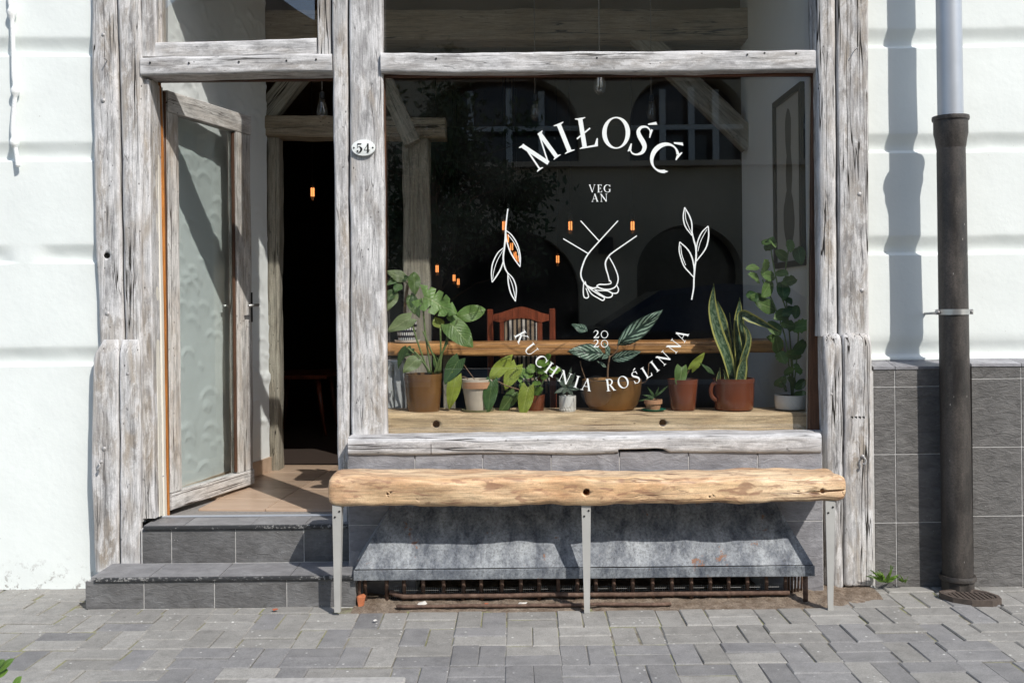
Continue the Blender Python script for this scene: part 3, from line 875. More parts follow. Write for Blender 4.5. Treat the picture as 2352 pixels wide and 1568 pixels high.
while y > -1.95:
    i = -26
    while i < 26:
        bx_ = i * B + (0 if row % 2 else 0) + .035
        horiz = (i + row) % 2 == 0
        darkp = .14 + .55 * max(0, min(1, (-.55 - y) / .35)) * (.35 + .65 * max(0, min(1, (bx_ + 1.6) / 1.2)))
        for k in (-1, 1):
            ox, oy = (0, k * B / 4) if horiz else (k * B / 4, 0)
            x0, y0 = bx_ + ox, y + oy
            t = -(y0 + .1)
            x2 = x0 * (1 - .045 * t) + .004 * vn(x0 * 2, y0 * 2, 0)
            y2 = y0 + .012 * vn(x0 * .7, 3, 0) + .003 * vn(x0 * 3, y0 * 3, 4)
            if MH[0] - .06 < x2 < MH[1] + .06 and MH[2] < y2 < -1.19: continue
            if y2 > -.03 and PX(2020, 0) < x2: continue
            if SX0 + .03 < x2 < SX1 - .08 and y2 > -.22: continue
            if SX1 - .1 < x2 < PX(1888, -.2) and y2 > -.345: continue
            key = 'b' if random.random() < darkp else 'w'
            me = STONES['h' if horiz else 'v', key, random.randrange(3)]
            dz = random.uniform(-.003, .003) + .004 * vn(x2 * 1.3, y2 * 1.3, 7)
            mw = Matrix.Translation((x2, y2, dz)) @ Matrix.Rotation(random.uniform(-.014, .014) + .055 * x2 * .3, 4, 'Z') @ Matrix.Rotation(random.uniform(-.007, .007), 4, 'X') @ Matrix.Rotation(random.uniform(-.007, .007), 4, 'Y')
            d = y2 - CAMY
            uu, vv = VX + F * x2 / d, VY + F * H / d
            if -60 < uu < 2412 and vv < 1640 and n_part < 300:
                o = link(bpy.data.objects.new('paving_stone', me), pav)
                o.matrix_world = mw
                n_part += 1
            elif abs(x2) < 4.2:
                b0 = len(far_V)
                far_V += [mw @ v.co for v in me.vertices]
                far_F += [tuple(b0 + q for q in p.vertices) for p in me.polygons]
        i += 1
    y -= B
    row += 1
stuff(obj('outer_paving_stones', far_V, far_F, M_pavw, pav))

# ------------------------------------------------------------------ indoors: shell of the room
FZ = Z2                                             # entry floor level
wa, wb = Vector((-1.765, .10, 0)), Vector((-1.50, 1.39, 0))
def relief_wall():
    L = (wb - wa).length
    d = (wb - wa).normalized()
    nrm = Vector((d.y, -d.x, 0))
    nx, nz, z0, z1 = 108, 262, FZ - .02, 3.40
    hgt = [[.0025 * vn(i * .05, j * .05, 3) + .0012 * vn(i * .2, j * .2, 9) for i in range(nx + 1)] for j in range(nz + 1)]
    random.seed(4)
    for _ in range(260):
        cx, cz, r = random.uniform(0, L), random.uniform(z0, z1), random.uniform(.05, .11)
        a0, span, w = random.uniform(.1, .5), random.uniform(1.3, 2.4), .0075
        i0, i1 = int((cx - r - .03) / L * nx), int((cx + r + .03) / L * nx) + 1
        j0, j1 = int((cz - r - .03 - z0) / (z1 - z0) * nz), int((cz + r + .03 - z0) / (z1 - z0) * nz) + 1
        for j in range(max(0, j0), min(nz, j1) + 1):
            z = lerp(z0, z1, j / nz)
            for i in range(max(0, i0), min(nx, i1) + 1):
                x = L * i / nx
                dx, dz = x - cx, z - cz
                rr = math.hypot(dx, dz)
                an = math.atan2(dz, dx)
                if a0 < an < a0 + span:
                    e = (rr - r) / w
                    if -3 < e < 3:
                        fade = min(1, (an - a0) * 3, (a0 + span - an) * 3)
                        hgt[j][i] += .0055 * fade * (math.exp(-e * e) if e > 0 else math.exp(-e * e / 6))
    V, Fc = [], []
    for j in range(nz + 1):
        for i in range(nx + 1):
            p = wa + d * (L * i / nx) + nrm * hgt[j][i]
            V.append((p.x, p.y, lerp(z0, z1, j / nz)))
    m = nx + 1
    for j in range(nz):
        for i in range(nx):
            Fc.append((j * m + i, j * m + i + 1, (j + 1) * m + i + 1, (j + 1) * m + i))
    return struct(obj('wall_entry_left', V, Fc, M_whitein, None, True))
relief_wall()
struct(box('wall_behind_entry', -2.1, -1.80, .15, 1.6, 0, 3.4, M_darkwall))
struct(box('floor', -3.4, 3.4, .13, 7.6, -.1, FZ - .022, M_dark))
# tiled entry floor
ef = struct(box('floor_entry', -1.78, -.55, .126, 1.62, FZ - .021, FZ - .012, M_groutd))
rot = math.radians(-5)
tme = box_mesh('floor_tile', -.165, .165, -.128, .128, -.012, 0, M_floortile, .0012)
for i in range(-1, 6):
    for j in range(-1, 8):
        p = Vector((-1.76 + .335 * i, .16 + .262 * j + (.0), 0))
        p = Matrix.Rotation(rot, 3, 'Z') @ (p - Vector((-1.4, .12, 0))) + Vector((-1.4, .12, 0))
        if p.y < .22 or p.y > 1.55 or p.x < -1.72 or p.x > -.62: continue
        o = link(bpy.data.objects.new('floor_tile', tme), ef)
        o.matrix_world = Matrix.Translation((p.x, p.y, FZ + random.uniform(-.0006, .0006))) @ Matrix.Rotation(rot, 4, 'Z')
# skirting tiles along the entry wall
d = (wb - wa).normalized(); L = (wb - wa).length
for k in range(5):
    a, b = wa + d * (L * k / 5 + .002), wa + d * (L * (k + 1) / 5 - .002)
    n = Vector((d.y, -d.x, 0)) * .014
    V = [a, b, b + n, a + n]
    V = [(p.x, p.y, FZ) for p in V] + [(p.x, p.y, FZ + .085) for p in V]
    obj('skirting_tile', V, [(0, 3, 2, 1), (4, 5, 6, 7), (0, 1, 5, 4), (1, 2, 6, 5), (2, 3, 7, 6), (3, 0, 4, 7)], M_floortile, ef)
struct(box('ceiling', -3.4, 3.4, .21, 7.6, 3.40, 3.5, M_ceil))
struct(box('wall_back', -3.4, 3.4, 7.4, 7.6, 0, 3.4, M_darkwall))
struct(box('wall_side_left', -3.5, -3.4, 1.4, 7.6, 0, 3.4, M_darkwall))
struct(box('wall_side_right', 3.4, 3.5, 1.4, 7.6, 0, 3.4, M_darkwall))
struct(box('wall_return_left', -3.4, -1.56, 1.42, 1.6, 0, 3.4, M_indull))
struct(box('wall_return_right', 1.49, 3.4, 1.42, 1.6, 0, 3.4, M_indull))
RX = 1.372
struct(box('wall_window_right', RX, RX + .12, .075, 1.6, 0, 3.4, M_whitein))
# ------------------------------------------------------------------ open door
A = Vector((-1.668, .195, 0))
dd = Vector((.297, .955, 0)).normalized()
dn = Vector((dd.y, -dd.x, 0))
door = thing('shop_door', 'narrow glazed door with whitewashed wooden frame standing open inwards', 'door', (A.x, A.y, FZ))
DROT = Matrix.Translation(A) @ Matrix(((dn.x, dd.x, 0, 0), (dn.y, dd.y, 0, 0), (0, 0, 1, 0), (0, 0, 0, 1)))
def dpart(name, s0, s1, n0, n1, z0, z1, mat, parent=door, bev=.004, wob=.0015, seed=0):
    """s along the door leaf, n out of its face"""
    ax = 'z' if z1 - z0 > s1 - s0 else 'y'
    if ax == 'z': o = timber(name, None, mat, [(z0, n0, n1, s0, s1), (z1, n0, n1, s0, s1)], 'z', bev=bev, wob=wob, seed=seed)
    else:
        o = timber(name, None, mat, [(s0, z0, z1, n0, n1), (s1, z0, z1, n0, n1)], 'x', bev=bev, wob=wob, seed=seed)
        for v in o.data.vertices: v.co = (v.co.y, v.co.x, v.co.z)
        o.data.flip_normals()
    o.parent = parent
    o.matrix_parent_inverse = Matrix.Translation(-door.location) if parent is door else Matrix.Identity(4)
    o.matrix_basis = DROT
    return o
W_ = .715
dpart('stile', .0, .088, -.052, 0, .405, 2.21, M_doorw, seed=1)
dpart('stile', .575, W_ - .003, -.052, 0, .405, 2.21, M_doorw, seed=2, wob=.004)
dpart('bottom_rail', .004, W_, -.052, .003, .322, .402, M_doorr, seed=3)
dpart('top_rail', .004, W_, -.052, .003, 2.213, 2.315, M_doorr, seed=4)
dpart('hinge_edge', -.008, -.001, -.05, -.022, .325, 2.31, M_orange, wob=.0005)
dpart('hinge_edge', -.007, -.001, -.020, -.003, .325, 2.31, M_brownbead, wob=.0005)
g = dpart('glass_pane', .08, .585, -.032, -.026, .39, 2.22, M_doorglass, bev=.001, wob=0)
dpart('glazing_bead', .560, .574, -.024, -.008, .41, 2.205, M_brownbead, wob=.0006)
dpart('glazing_bead', .089, .099, -.024, -.010, .41, 2.205, M_doorw, wob=.0006)
dpart('lock_plate', .700, .7145, .001, .0035, 1.20, 1.36, M_black, bev=.001, wob=0)
def dpt(s, n, z): return A + dd * s + dn * n + Vector((0, 0, z))
tube('handle', [dpt(.70, .0, 1.29), dpt(.70, .045, 1.292), dpt(.69, .052, 1.292), dpt(.60, .052, 1.288)], [.008, .008, .009, .007], M_steel, door)
tube('handle', [dpt(.70, -.05, 1.29), dpt(.70, -.095, 1.292), dpt(.69, -.1, 1.292), dpt(.60, -.1, 1.288)], [.008, .008, .009, .007], M_steel, door)
fr = thing('door_frame', 'narrow cream and orange lining strips on the hinge side of the door', 'door frame', (PX(360, .08), .08, FZ))
vpost('lining_strip', fr, M_cream, [(184, 341, 349), (331, 344, 353), (735, 348.5, 358), (1186, 359, 367)], .06, .10, bev=.002, wob=.0015)
vpost('lining_strip', fr, M_cream, [(184, 350, 357), (331, 354.5, 362), (735, 360, 371), (1186, 369, 378)], .11, .145, bev=.003, wob=.0015)
vpost('lining_strip', fr, M_orange, [(184, 359, 367), (331, 365, 374.5), (735, 372, 380.5), (1186, 380.5, 388)], .15, .165, bev=.002, wob=.0008)
for v in (660, 1135):
    p = P(352 if v < 900 else 359, v, .098)
    tube('hinge', [p + Vector((0, 0, -.03)), p + Vector((0, 0, .03))], .006, M_cream, fr)
box('head_lining', PX(345, .1), PX(775, .1), .131, .16, PZ(186, .13, 560) + .0, PZ(172, .13, 560), M_brownbeadx, fr)

# ------------------------------------------------------------------ timber frame inside the room
IY = 1.40
tf = thing('indoor_timber_frame', 'old timber posts, braces and beams standing inside the room', 'timber frame', (PX(800, IY), IY, FZ))
vpost('post', tf, M_inz, [(316, 611, 641), (700, 611, 640), (1082, 613, 641)], IY, IY + .12, bev=.012, wob=.008, seed=31)
hbeam('beam', tf, M_inx, [(607, 264, 314), (1022, 268, 316)], IY - .03, IY + .14, bev=.014, wob=.008, seed=32)
vpost('post', tf, M_inz, [(317, 924, 985), (1130, 926, 988)], IY, IY + .15, bev=.014, wob=.008, seed=33)
hbeam('beam', tf, M_inx, [(560, 22, 92), (1740, 18, 90)], IY, IY + .2, bev=.014, wob=.01, seed=34)
def brace(pa, pb, w, seed):
    pa, pb = Vector(pa), Vector(pb)
    Lb = (pb - pa).length
    o = timber('brace', tf, M_inz, [(0, -w / 2, w / 2, -.05, .05), (Lb, -w / 2, w / 2, -.05, .05)], 'z', bev=.01, wob=.006, seed=seed)
    q = (pb - pa).to_track_quat('Z', 'Y').to_matrix().to_4x4()
    dirv = (pb - pa).normalized()
    yv = Vector((0, 1, 0)); xv = yv.cross(dirv).normalized()
    o.matrix_basis = Matrix.Translation(pa) @ Matrix(((xv.x, yv.x, dirv.x, 0), (xv.y, yv.y, dirv.y, 0), (xv.z, yv.z, dirv.z, 0), (0, 0, 0, 1)))
brace(P(612, 262, IY + .06), P(705, 150, IY + .06), .13, 41)
brace(P(948, 330, IY - .06), P(878, 175, IY - .06), .10, 42)
brace(P(1445, 60, IY + .06), P(1725, 330, IY + .06), .13, 43)

# ------------------------------------------------------------------ cellar hood and grate
HY = -.30
hood = thing('cellar_hood', 'stained galvanised sheet-metal hood over the cellar window below the bench', 'hood', (PX(1340, HY), HY, 0))
fl, frr = P(815, 1303, HY), P(1868, 1300, HY)
fl.z = frr.z = (fl.z + frr.z) / 2
bz = .425
bl, br = P(905, 1150, PY - .002), P(1772, 1146, PY - .002)
bl.z = br.z = bz
n, m = 60, 10
V, Fc = [], []
for j in range(m + 1):
    for i in range(n + 1):
        a, b = fl.lerp(bl, j / m), frr.lerp(br, j / m)
        p = a.lerp(b, i / n)
        e = math.sin(math.pi * i / n) * math.sin(math.pi * j / m)
        V.append((p.x, p.y, p.z + .006 * e * vn(p.x * 5, p.y * 5, 2)))
for j in range(m):
    for i in range(n): Fc.append((j * (n + 1) + i, j * (n + 1) + i + 1, (j + 1) * (n + 1) + i + 1, (j + 1) * (n + 1) + i))
obj('sheet', V, Fc, M_zinc, hood, True)
lipz = fl.z - .047
obj('side_sheet', [fl, bl, (fl.x - .01, PY - .002, fl.z + .02), (fl.x, PY - .002, lipz), (fl.x, HY, lipz)], [(0, 1, 2), (0, 2, 3, 4)], M_zinc, hood)
obj('side_sheet', [frr, br, (frr.x + .01, PY - .002, frr.z + .02), (frr.x, PY - .002, lipz), (frr.x, HY, lipz)], [(2, 1, 0), (4, 3, 2, 0)], M_zinc, hood)
rows = [(lerp(fl.x - .004, frr.x + .004, i / 80), lipz, fl.z - .003, HY - .007, HY - .002) for i in range(81)]
timber('front_lip', hood, M_zinc, rows, 'x', bev=.002, wob=.002, seed=2)

gr = thing('cellar_grate', 'rusty iron bar grate with wire mesh under the metal hood', 'grate', (PX(1340, -.23), -.23, 0))
GZ0, GZ1 = .0, lipz + .02
gy = -.235
for x in (190, 280, 350, 432, 517, 600, 678, 762, 843, 920, 1000, 1080, 1160, 1237, 1316, 1400, 1482, 1562, 1640, 1720, 1798, 1878, 1958):
    u = (800 + x / 1.68) * .91875
    random.seed(x)
    xx = PX(u, gy, 1360)
    tube('bar', [(xx, gy + .012, GZ0), (xx + random.uniform(-.003, .003), gy + .012, .07), (xx, gy + .012, GZ1)], .0085, M_rust, gr)
p0, p1 = PX(280 / 1.68 * .91875 + 735, gy), PX(1958 / 1.68 * .91875 + 735, gy)
tube('cross_bar', [(lerp(p0, p1, k / 30), gy, .030 + .004 * vn(k * .3, 1, 1) + (.02 if k == 0 else 0)) for k in range(31)], .0115, M_rust, gr)
p2 = PX(1450 / 1.68 * .91875 + 735, gy)
tube('cross_bar', [(lerp(p0 + .04, p2, k / 20), -.322, .012 + .003 * vn(k * .3, 5, 1)) for k in range(21)], .0075, M_rust, gr)
for k in range(5):
    xx = PX(1812 + 8 * k, -.2, 1350)
    tube('bar', [(xx, -.2 + .015 * k * .5, .0), (xx, -.2, GZ1)], .005, M_rust, gr)
tube('corner_post', [(PX(1850, -.27, 1350), -.27, 0), (PX(1850, -.27, 1350), -.27, GZ1)], .011, M_rust, gr)
tube('corner_post', [(PX(825, -.25, 1350), -.25, 0), (PX(825, -.25, 1350), -.25, GZ1)], .008, M_rust, gr)
# wire mesh, one part
V, Fc = [], []
def wire(a, b, r=.0009):
    v, f = tube_data([a, b], r, 4)
    k = len(V)
    V.extend(v); Fc.extend([tuple(k + q for q in ff) for ff in f])
k = 0
x = p0
while x < p1:
    wire((x, gy + .03, 0), (x + .001, gy + .03, .058 + .012 * vn(x * 3, 0, 0)))
    x += .0085
for j in range(6): wire((p0, gy + .03, .008 + j * .0095), (p1, gy + .03, .008 + j * .0095))
stuff(obj('wire_mesh', V, Fc, M_steel, gr))
# dry dirt swept up under the hood
nx, ny = 190, 26
V, Fc = [], []
for j in range(ny + 1):
    for i in range(nx + 1):
        x = lerp(SX1 - .01, PX(2012, -.2), i / nx); y = lerp(-.375, .20, j / ny)
        e = min(1, j / 5) 
        z = -.006 + e * (.010 + .012 * vn(x * 9, y * 9, 0) + .008 * vn(x * 30, y * 30, 1) + .005 * vn(x * 80, y * 80, 2)) + (.012 if j > 6 else 0) * (.6 + vn(x * 4, 2, 2))
        V.append((x, y, z))
for j in range(ny):
    for i in range(nx): Fc.append((j * (nx + 1) + i, j * (nx + 1) + i + 1, (j + 1) * (nx + 1) + i + 1, (j + 1) * (nx + 1) + i))
dirt = stuff(obj('dirt', V, Fc, M_dirt, None, True))
dirt['label'] = 'dry brown dirt and litter gathered under the hood and grate'
dirt['category'] = 'dirt'
p = P(831, 1372, -.27)
bf_ = tag(box('brick_fragment', p.x - .018, p.x + .012, -.285, -.25, .0, .05, plain('orange_brick', (.42, .14, .06), .9, bmp=.6, scale=60), None, .006), 'orange broken brick fragment beside the right end of the lower step', 'brick')
for v_ in bf_.data.vertices: v_.co += Vector((.007 * vn(v_.co.x * 60, v_.co.z * 60, 1), .006 * vn(v_.co.y * 60, v_.co.z * 60, 5), .009 * vn(v_.co.x * 50, v_.co.y * 70, 9) - .004))
random.seed(2)
M_litter = plain('pale_litter', (.62, .60, .55), .8)
M_litter2 = plain('rust_red_dry_leaf', (.33, .09, .04), .7)
for (u, v, s, mt, lab) in ((1200, 1391, .022, M_litter, 'torn white paper scrap below the middle of the cellar grate'), (970, 1392, .028, M_litter, 'crumpled white scrap below the left part of the cellar grate'),
                       (1115, 1392, .018, M_litter2, 'orange wrapper scrap beside the lower grate rod'), (632, 1405, .016, M_litter2, 'small red dry leaf in front of the lower step'),
                       (862, 1430, .012, M_litter, 'tiny pale chip on the paving left of the middle bench leg')):
    c = P(u, v, -.34)
    yy = 2287 * H / (v - 695 + (u - VX) * .00995) + CAMY
    V = [(PX(u, yy, v) + s * math.cos(a) * random.uniform(.6, 1), yy + s * .6 * math.sin(a), .007 + random.uniform(0, s * .45)) for a in (0, 1.1, 2.2, 3.3, 4.4, 5.4)]
    V.append((PX(u, yy, v), yy, .016))
    tag(obj('litter_scrap', V, [(k, (k + 1) % 6, 6) for k in range(6)], mt), lab, 'litter')

# ------------------------------------------------------------------ bench
BY = -.415
bench = thing('bench', 'rustic honey-coloured plank bench on grey steel legs in front of the window', 'bench', (PX(1340, BY), BY, 0))
cols = [(752, 1099, 1164), (800, 1097, 1165), (1000, 1098, 1164), (1200, 1099, 1163), (1400, 1099, 1161), (1600, 1098, 1160), (1800, 1096, 1157), (1946, 1096, 1151)]
seat = hbeam('seat_plank', bench, M_bench, cols, BY, BY + .235, bev=.026, wob=.011, seed=51, endr=.03, seg=.02, freq=4.5)
p = P(1347, 1131, BY)
q = P(1888, 1128, BY)
q2 = P(1950, 1123, BY)
cut(seat, [tube('c', [p + Vector((0, -.05, 0)), p + Vector((0, .07, .005))], [.0155, .0145], M_black, n=12),
           timber('c', None, M_black, [(q.x - .06, q.z - .004, q.z - .002, BY - .05, BY + .012), (q.x, q.z - .006, q.z + .004, BY - .05, BY + .03), (q2.x + .05, q2.z - .005, q2.z + .002, BY - .05, BY + .02)], 'x', bev=.0005, wob=.0008, seed=9),
           tube('c', [P(1889, 1127, BY - .05), P(1889, 1127, BY + .03)], [.010, .010], M_black, n=9)] +
          [tube('c', [P(u, v, BY - .05), P(u, v, BY + d_)], [r_, r_ * .7], M_black, n=7) for u, v, r_, d_ in ((890, 1134, .006, .02), (897, 1131, .004, .015), (892, 1140, .003, .012), (1630, 1140, .0055, .02), (1638, 1138, .003, .012), (958, 1147, .003, .01), (1240, 1110, .002, .01))])
def leg(u0a, u0b, v0, u1a, u1b, v1):
    Y = BY + .018
    a, b, c, e = P(u0a, v0, Y), P(u0b, v0, Y), P(u1b, v1, Y), P(u1a, v1, Y)
    t = Vector((0, .005, 0)); fl_ = Vector((0, .048, 0)); fb = Vector((0, .026, 0)); w = Vector((.005, 0, 0))
    V = [a, b, c, e, a + t, b + t, c + t, e + t]
    Fc = [(0, 3, 2, 1), (4, 5, 6, 7), (0, 1, 5, 4), (1, 2, 6, 5), (2, 3, 7, 6), (3, 0, 4, 7)]
    V += [b - w, b, c, c - w, b - w + fl_, b + fl_, c + fb, c - w + fb]
    V[8] = b - w + t * 1.02; V[9] = b + t * 1.02; V[10] = c + t * 1.02; V[11] = c - w + t * 1.02
    Fc += [(8, 11, 10, 9), (12, 13, 14, 15), (8, 9, 13, 12), (9, 10, 14, 13), (10, 11, 15, 14), (11, 8, 12, 15)]
    o = obj('leg', V, Fc, M_legpaint, bench)
    for du, dv in ((.78, 14), (.3, 27)):
        s_ = bolt(lerp(u0a, u0b, du), v0 + dv, Y - .001, .004, o, M_black, 'screw')
    return o
leg(763, 784, 1160, 768, 781, 1406)
leg(1335.5, 1357, 1158, 1342, 1355, 1408)
leg(1896, 1918, 1150, 1902, 1914, 1403)
for u in (800, 1340, 1880):
    x = PX(u, -.15, 1150)
    box('wall_bracket', x - .015, x + .015, BY + .06, PY + .001, .445 - .006, .445, M_legpaint, bench)

# ------------------------------------------------------------------ drainpipe
DPY = -.155
pt, pb = P(2179, 0, DPY), P(2200, 1345, DPY)
shear = (pt.x - pb.x) / (pt.z - pb.z)
dp = thing('drainpipe', 'downpipe of pale zinc above and dark cast iron below on the right wall', 'drainpipe', (pb.x, DPY, 0))
ctr = (pb.x - shear * pb.z, DPY, 0)
zc = PZ(268, DPY, 2180)
lathe('zinc_pipe', [(.0535, zc - .05), (.0535, 4.2)], ctr, M_pipe, dp, 48, shear)
lathe('iron_pipe', [(.0635, .02), (.0635, .3), (.0625, .9), (.0605, 1.6), (.0595, zc - .13)], ctr, M_iron, dp, 48, shear)
lathe('socket_collar', [(.0596, zc - .14), (.062, zc - .13), (.066, zc - .10), (.0715, zc - .075), (.0715, zc - .02), (.0765, zc - .018), (.078, zc - .008), (.0765, zc), (.060, zc + .001), (.055, zc - .02)], ctr, M_iron, dp, 48, shear)
zb_ = PZ(716, DPY, 2190)
lathe('pipe_clip', [(.0622, zb_ - .012), (.0665, zb_ - .012), (.0665, zb_ + .012), (.0622, zb_ + .012)], ctr, M_steel, dp, 40, shear)
for sx in (-1, 1):
    ex = ctr[0] + shear * zb_ + sx * .073
    o = box('clip_ear', ex - .0095, ex + .0095, DPY - .012, DPY - .004, zb_ - .012, zb_ + .012, M_steel, dp, .002)
    tube('clip_bolt', [(ex, DPY - .02, zb_), (ex, DPY + .012, zb_)], .005, M_nail, o)
tube('clip_stem', [(ctr[0] + shear * zb_ - .06, DPY + .02, zb_ - .005), (ctr[0] + shear * zb_ - .05, WALL + .02, zb_ - .01)], .006, M_steel, dp)
zf = PZ(1325, DPY, 2200)
lathe('foot_collar', [(.0645, zf + .012), (.074, zf + .012), (.077, zf + .004), (.0765, zf - .008), (.069, zf - .012)], ctr, M_iron, dp, 40, shear)
lathe('foot', [(.069, zf - .012), (.069, .0)], ctr, M_iron, dp, 10, shear, smooth=False)
M_coverir = plain('brown_cast_iron', (.085, .065, .052), .7, var=.3, scale=60, bmp=.5)
cov = thing('drain_cover', 'rusty cast-iron cleaning cover on the ground at the drainpipe foot', 'drain cover', (P(2226, 1370, -.28).x, -.28, 0))
cx0 = (PX(2165, -.27, 1365) + PX(2288, -.27, 1365)) / 2
hw = (PX(2288, -.27, 1365) - PX(2165, -.27, 1365)) / 2
outl = [(-1, .35), (-.95, .75), (-.45, 1), (.45, 1), (.8, .6), (1, -.1), (.92, -.6), (.45, -1), (-.25, -.85), (-.8, -.35)]
V = [(cx0 + hw * a, -.285 + .088 * b, .0) for a, b in outl] + [(cx0 + hw * a, -.285 + .088 * b, .026) for a, b in outl] + [(cx0 + hw * a * .86, -.285 + .088 * b * .84, .026) for a, b in outl] + [(cx0 + hw * a * .84, -.285 + .088 * b * .82, .021) for a, b in outl]
n = len(outl); Fc = []
for l in range(3):
    for k in range(n): Fc.append((l * n + (k + 1) % n, l * n + k, (l + 1) * n + k, (l + 1) * n + (k + 1) % n))
Fc.append(tuple(3 * n + k for k in range(n))[::-1])
obj('cover_plate', V, Fc, M_coverir, cov)
for k in range(-4, 5):
    xx = cx0 + k * hw * .17
    w_ = .062 * math.sqrt(max(.1, 1 - (k / 5.2) ** 2))
    box('rib', xx - .004, xx + .004, -.285 - w_ * .9, -.285 + w_ * .9, .0208, .0245, M_coverir, cov)

# ------------------------------------------------------------------ manhole in the foreground
mh = thing('manhole_cover', 'concrete-rimmed iron manhole cover cut by the bottom of the picture', 'manhole cover', ((MH[0] + MH[1]) / 2, -1.4, 0))
x0, x1, y0, y1 = MH[0] + .02, MH[1] - .02, -1.66, -1.10
for (a, b, c, e) in ((x0, x1, y1 - .06, y1), (x0, x1, y0, y0 + .06), (x0, x0 + .06, y0 + .062, y1 - .062), (x1 - .06, x1, y0 + .062, y1 - .062)):
    box('concrete_rim', a, b, c, e, -.05, .009, M_concrete, mh, .006)
for (a, b, c, e) in ((x0 + .06, x1 - .06, y1 - .075, y1 - .062), (x0 + .06, x1 - .06, y0 + .062, y0 + .075), (x0 + .0602, x0 + .073, y0 + .076, y1 - .076), (x1 - .073, x1 - .0602, y0 + .076, y1 - .076)):
    box('iron_frame', a, b, c, e, -.05, .008, M_rust, mh)
box('lid', x0 + .076, x1 - .076, y0 + .078, y1 - .078, -.05, .003, M_concrete, mh)

# ------------------------------------------------------------------ house number
SY = -.050
hn = thing('house_number_sign', 'small oval white enamel sign reading 54 on the centre post', 'sign', P(835, 339, SY))
c = P(834.5, 339.5, SY)
def disc(name, c, rx, rz, prof, mat, parent):
    V, Fc = [], []
    n = 48
    for k_, d_ in prof:
        for k in range(n):
            a = 2 * math.pi * k / n
            V.append((c.x + rx * k_ * math.cos(a), c.y + d_, c.z + rz * k_ * math.sin(a)))
    for i in range(len(prof) - 1):
        for k in range(n): Fc.append((i * n + k, i * n + (k + 1) % n, (i + 1) * n + (k + 1) % n, (i + 1) * n + k))
    Fc.append(tuple((len(prof) - 1) * n + k for k in range(n)))
    return obj(name, V, Fc, mat, parent)
s_ = (SY - CAMY) / F
disc('plate', c, 27.3 * s_, 18.8 * s_, [(1, .014), (1, .002), (.985, -.001), (.93, -.002), (.92, -.0012), (.5, -.004), (.02, -.005)], M_enamel, hn)
for du in (-21.7, 21.7):
    bolt(834.5 + du, 339.5 - du * .01, SY - .002, .0038, hn, M_ink, 'screw')

# ------------------------------------------------------------------ knotted rope on the left wall
rp = [(24, -40), (22, 0), (27, 30), (30, 110), (31, 170), (35, 210), (31, 260), (29, 300), (33, 328), (37, 350), (41, 383)]
RY = .006
pts = catmull([P(u, v, RY) for u, v in rp], 8)
rad = []
for i, p in enumerate(pts):
    r = .0098
    for (u, v) in ((28, 30), (34, 210), (33, 328)):
        k = P(u, v, RY)
        r = max(r, .021 - .011 * min(1, abs(p.z - k.z) / .024) ** 2)
    rad.append(r * (1 + .10 * vn(p.z * 30, 0, 0)))
tag(tube('rope', pts, rad, M_rope, None, 12), 'white painted knotted rope hanging on the left plaster wall', 'rope')

# ------------------------------------------------------------------ lettering (drawn as strokes: ribbons and small polygons)
T, TN, SH = .145, .05, .035
def R(pts, w, n=6): return ('r', pts, w, n)
def Q(*pts): return ('p', pts)
def srf(x0, x1, y, up=1):      # a thin bracketed serif
    m = (x1 - x0) * .28
    return Q((x0, y), (x1, y), (x1, y + up * SH * .6), (x1 - m, y + up * SH * 1.6), (x0 + m, y + up * SH * 1.6), (x0, y + up * SH * .6))
def stem(x, w=T, y0=0, y1=1): return Q((x - w / 2, y0), (x + w / 2, y0), (x + w / 2, y1), (x - w / 2, y1))
def line(a, b, w): return R([a, b], [w, w], 1)
def ring(cx, cy, a, b, ia, ib, tilt):
    out = []
    for k in range(41):
        th = 2 * math.pi * k / 40
        out.append(((cx + a * math.cos(th), cy + b * math.sin(th)),
                    (cx + ia * math.cos(th) * math.cos(tilt) - ib * math.sin(th) * math.sin(tilt), cy + ia * math.cos(th) * math.sin(tilt) + ib * math.sin(th) * math.cos(tilt))))
    return ('s', out)
def arc(cx, cy, a, b, t0, t1, wmax, wmin, n=26, off=0):
    pts, ws = [], []
    for k in range(n + 1):
        th = math.radians(lerp(t0, t1, k / n))
        pts.append((cx + a * math.cos(th), cy + b * math.sin(th)))
        ws.append(wmin + (wmax - wmin) * abs(math.cos(th + off)) ** 1.4)
    return ('r', pts, ws, 1)
ACUTE = Q((.30, 1.10), (.52, 1.26), (.60, 1.19), (.33, 1.07))
Cg = [arc(.50, .5, .40, .47, 48, 312, .155, .05, off=.12), Q((.76, .80), (.82, .98), (.86, .98), (.845, .66), (.81, .66)), Q((.74, .18), (.86, .22), (.83, .16), (.78, .10))]
Sg = [R([(.50, .84), (.42, .95), (.28, .985), (.14, .90), (.11, .75), (.22, .61), (.38, .49), (.49, .36), (.49, .18), (.36, .045), (.20, .02), (.07, .12)],
        [.03, .045, .06, .09, .12, .15, .16, .14, .11, .06, .05, .03], 5), Q((.47, .98), (.53, .98), (.545, .70), (.51, .70), (.46, .88)), Q((.03, .30), (.07, .30), (.13, .09), (.05, .02), (.03, .02))]
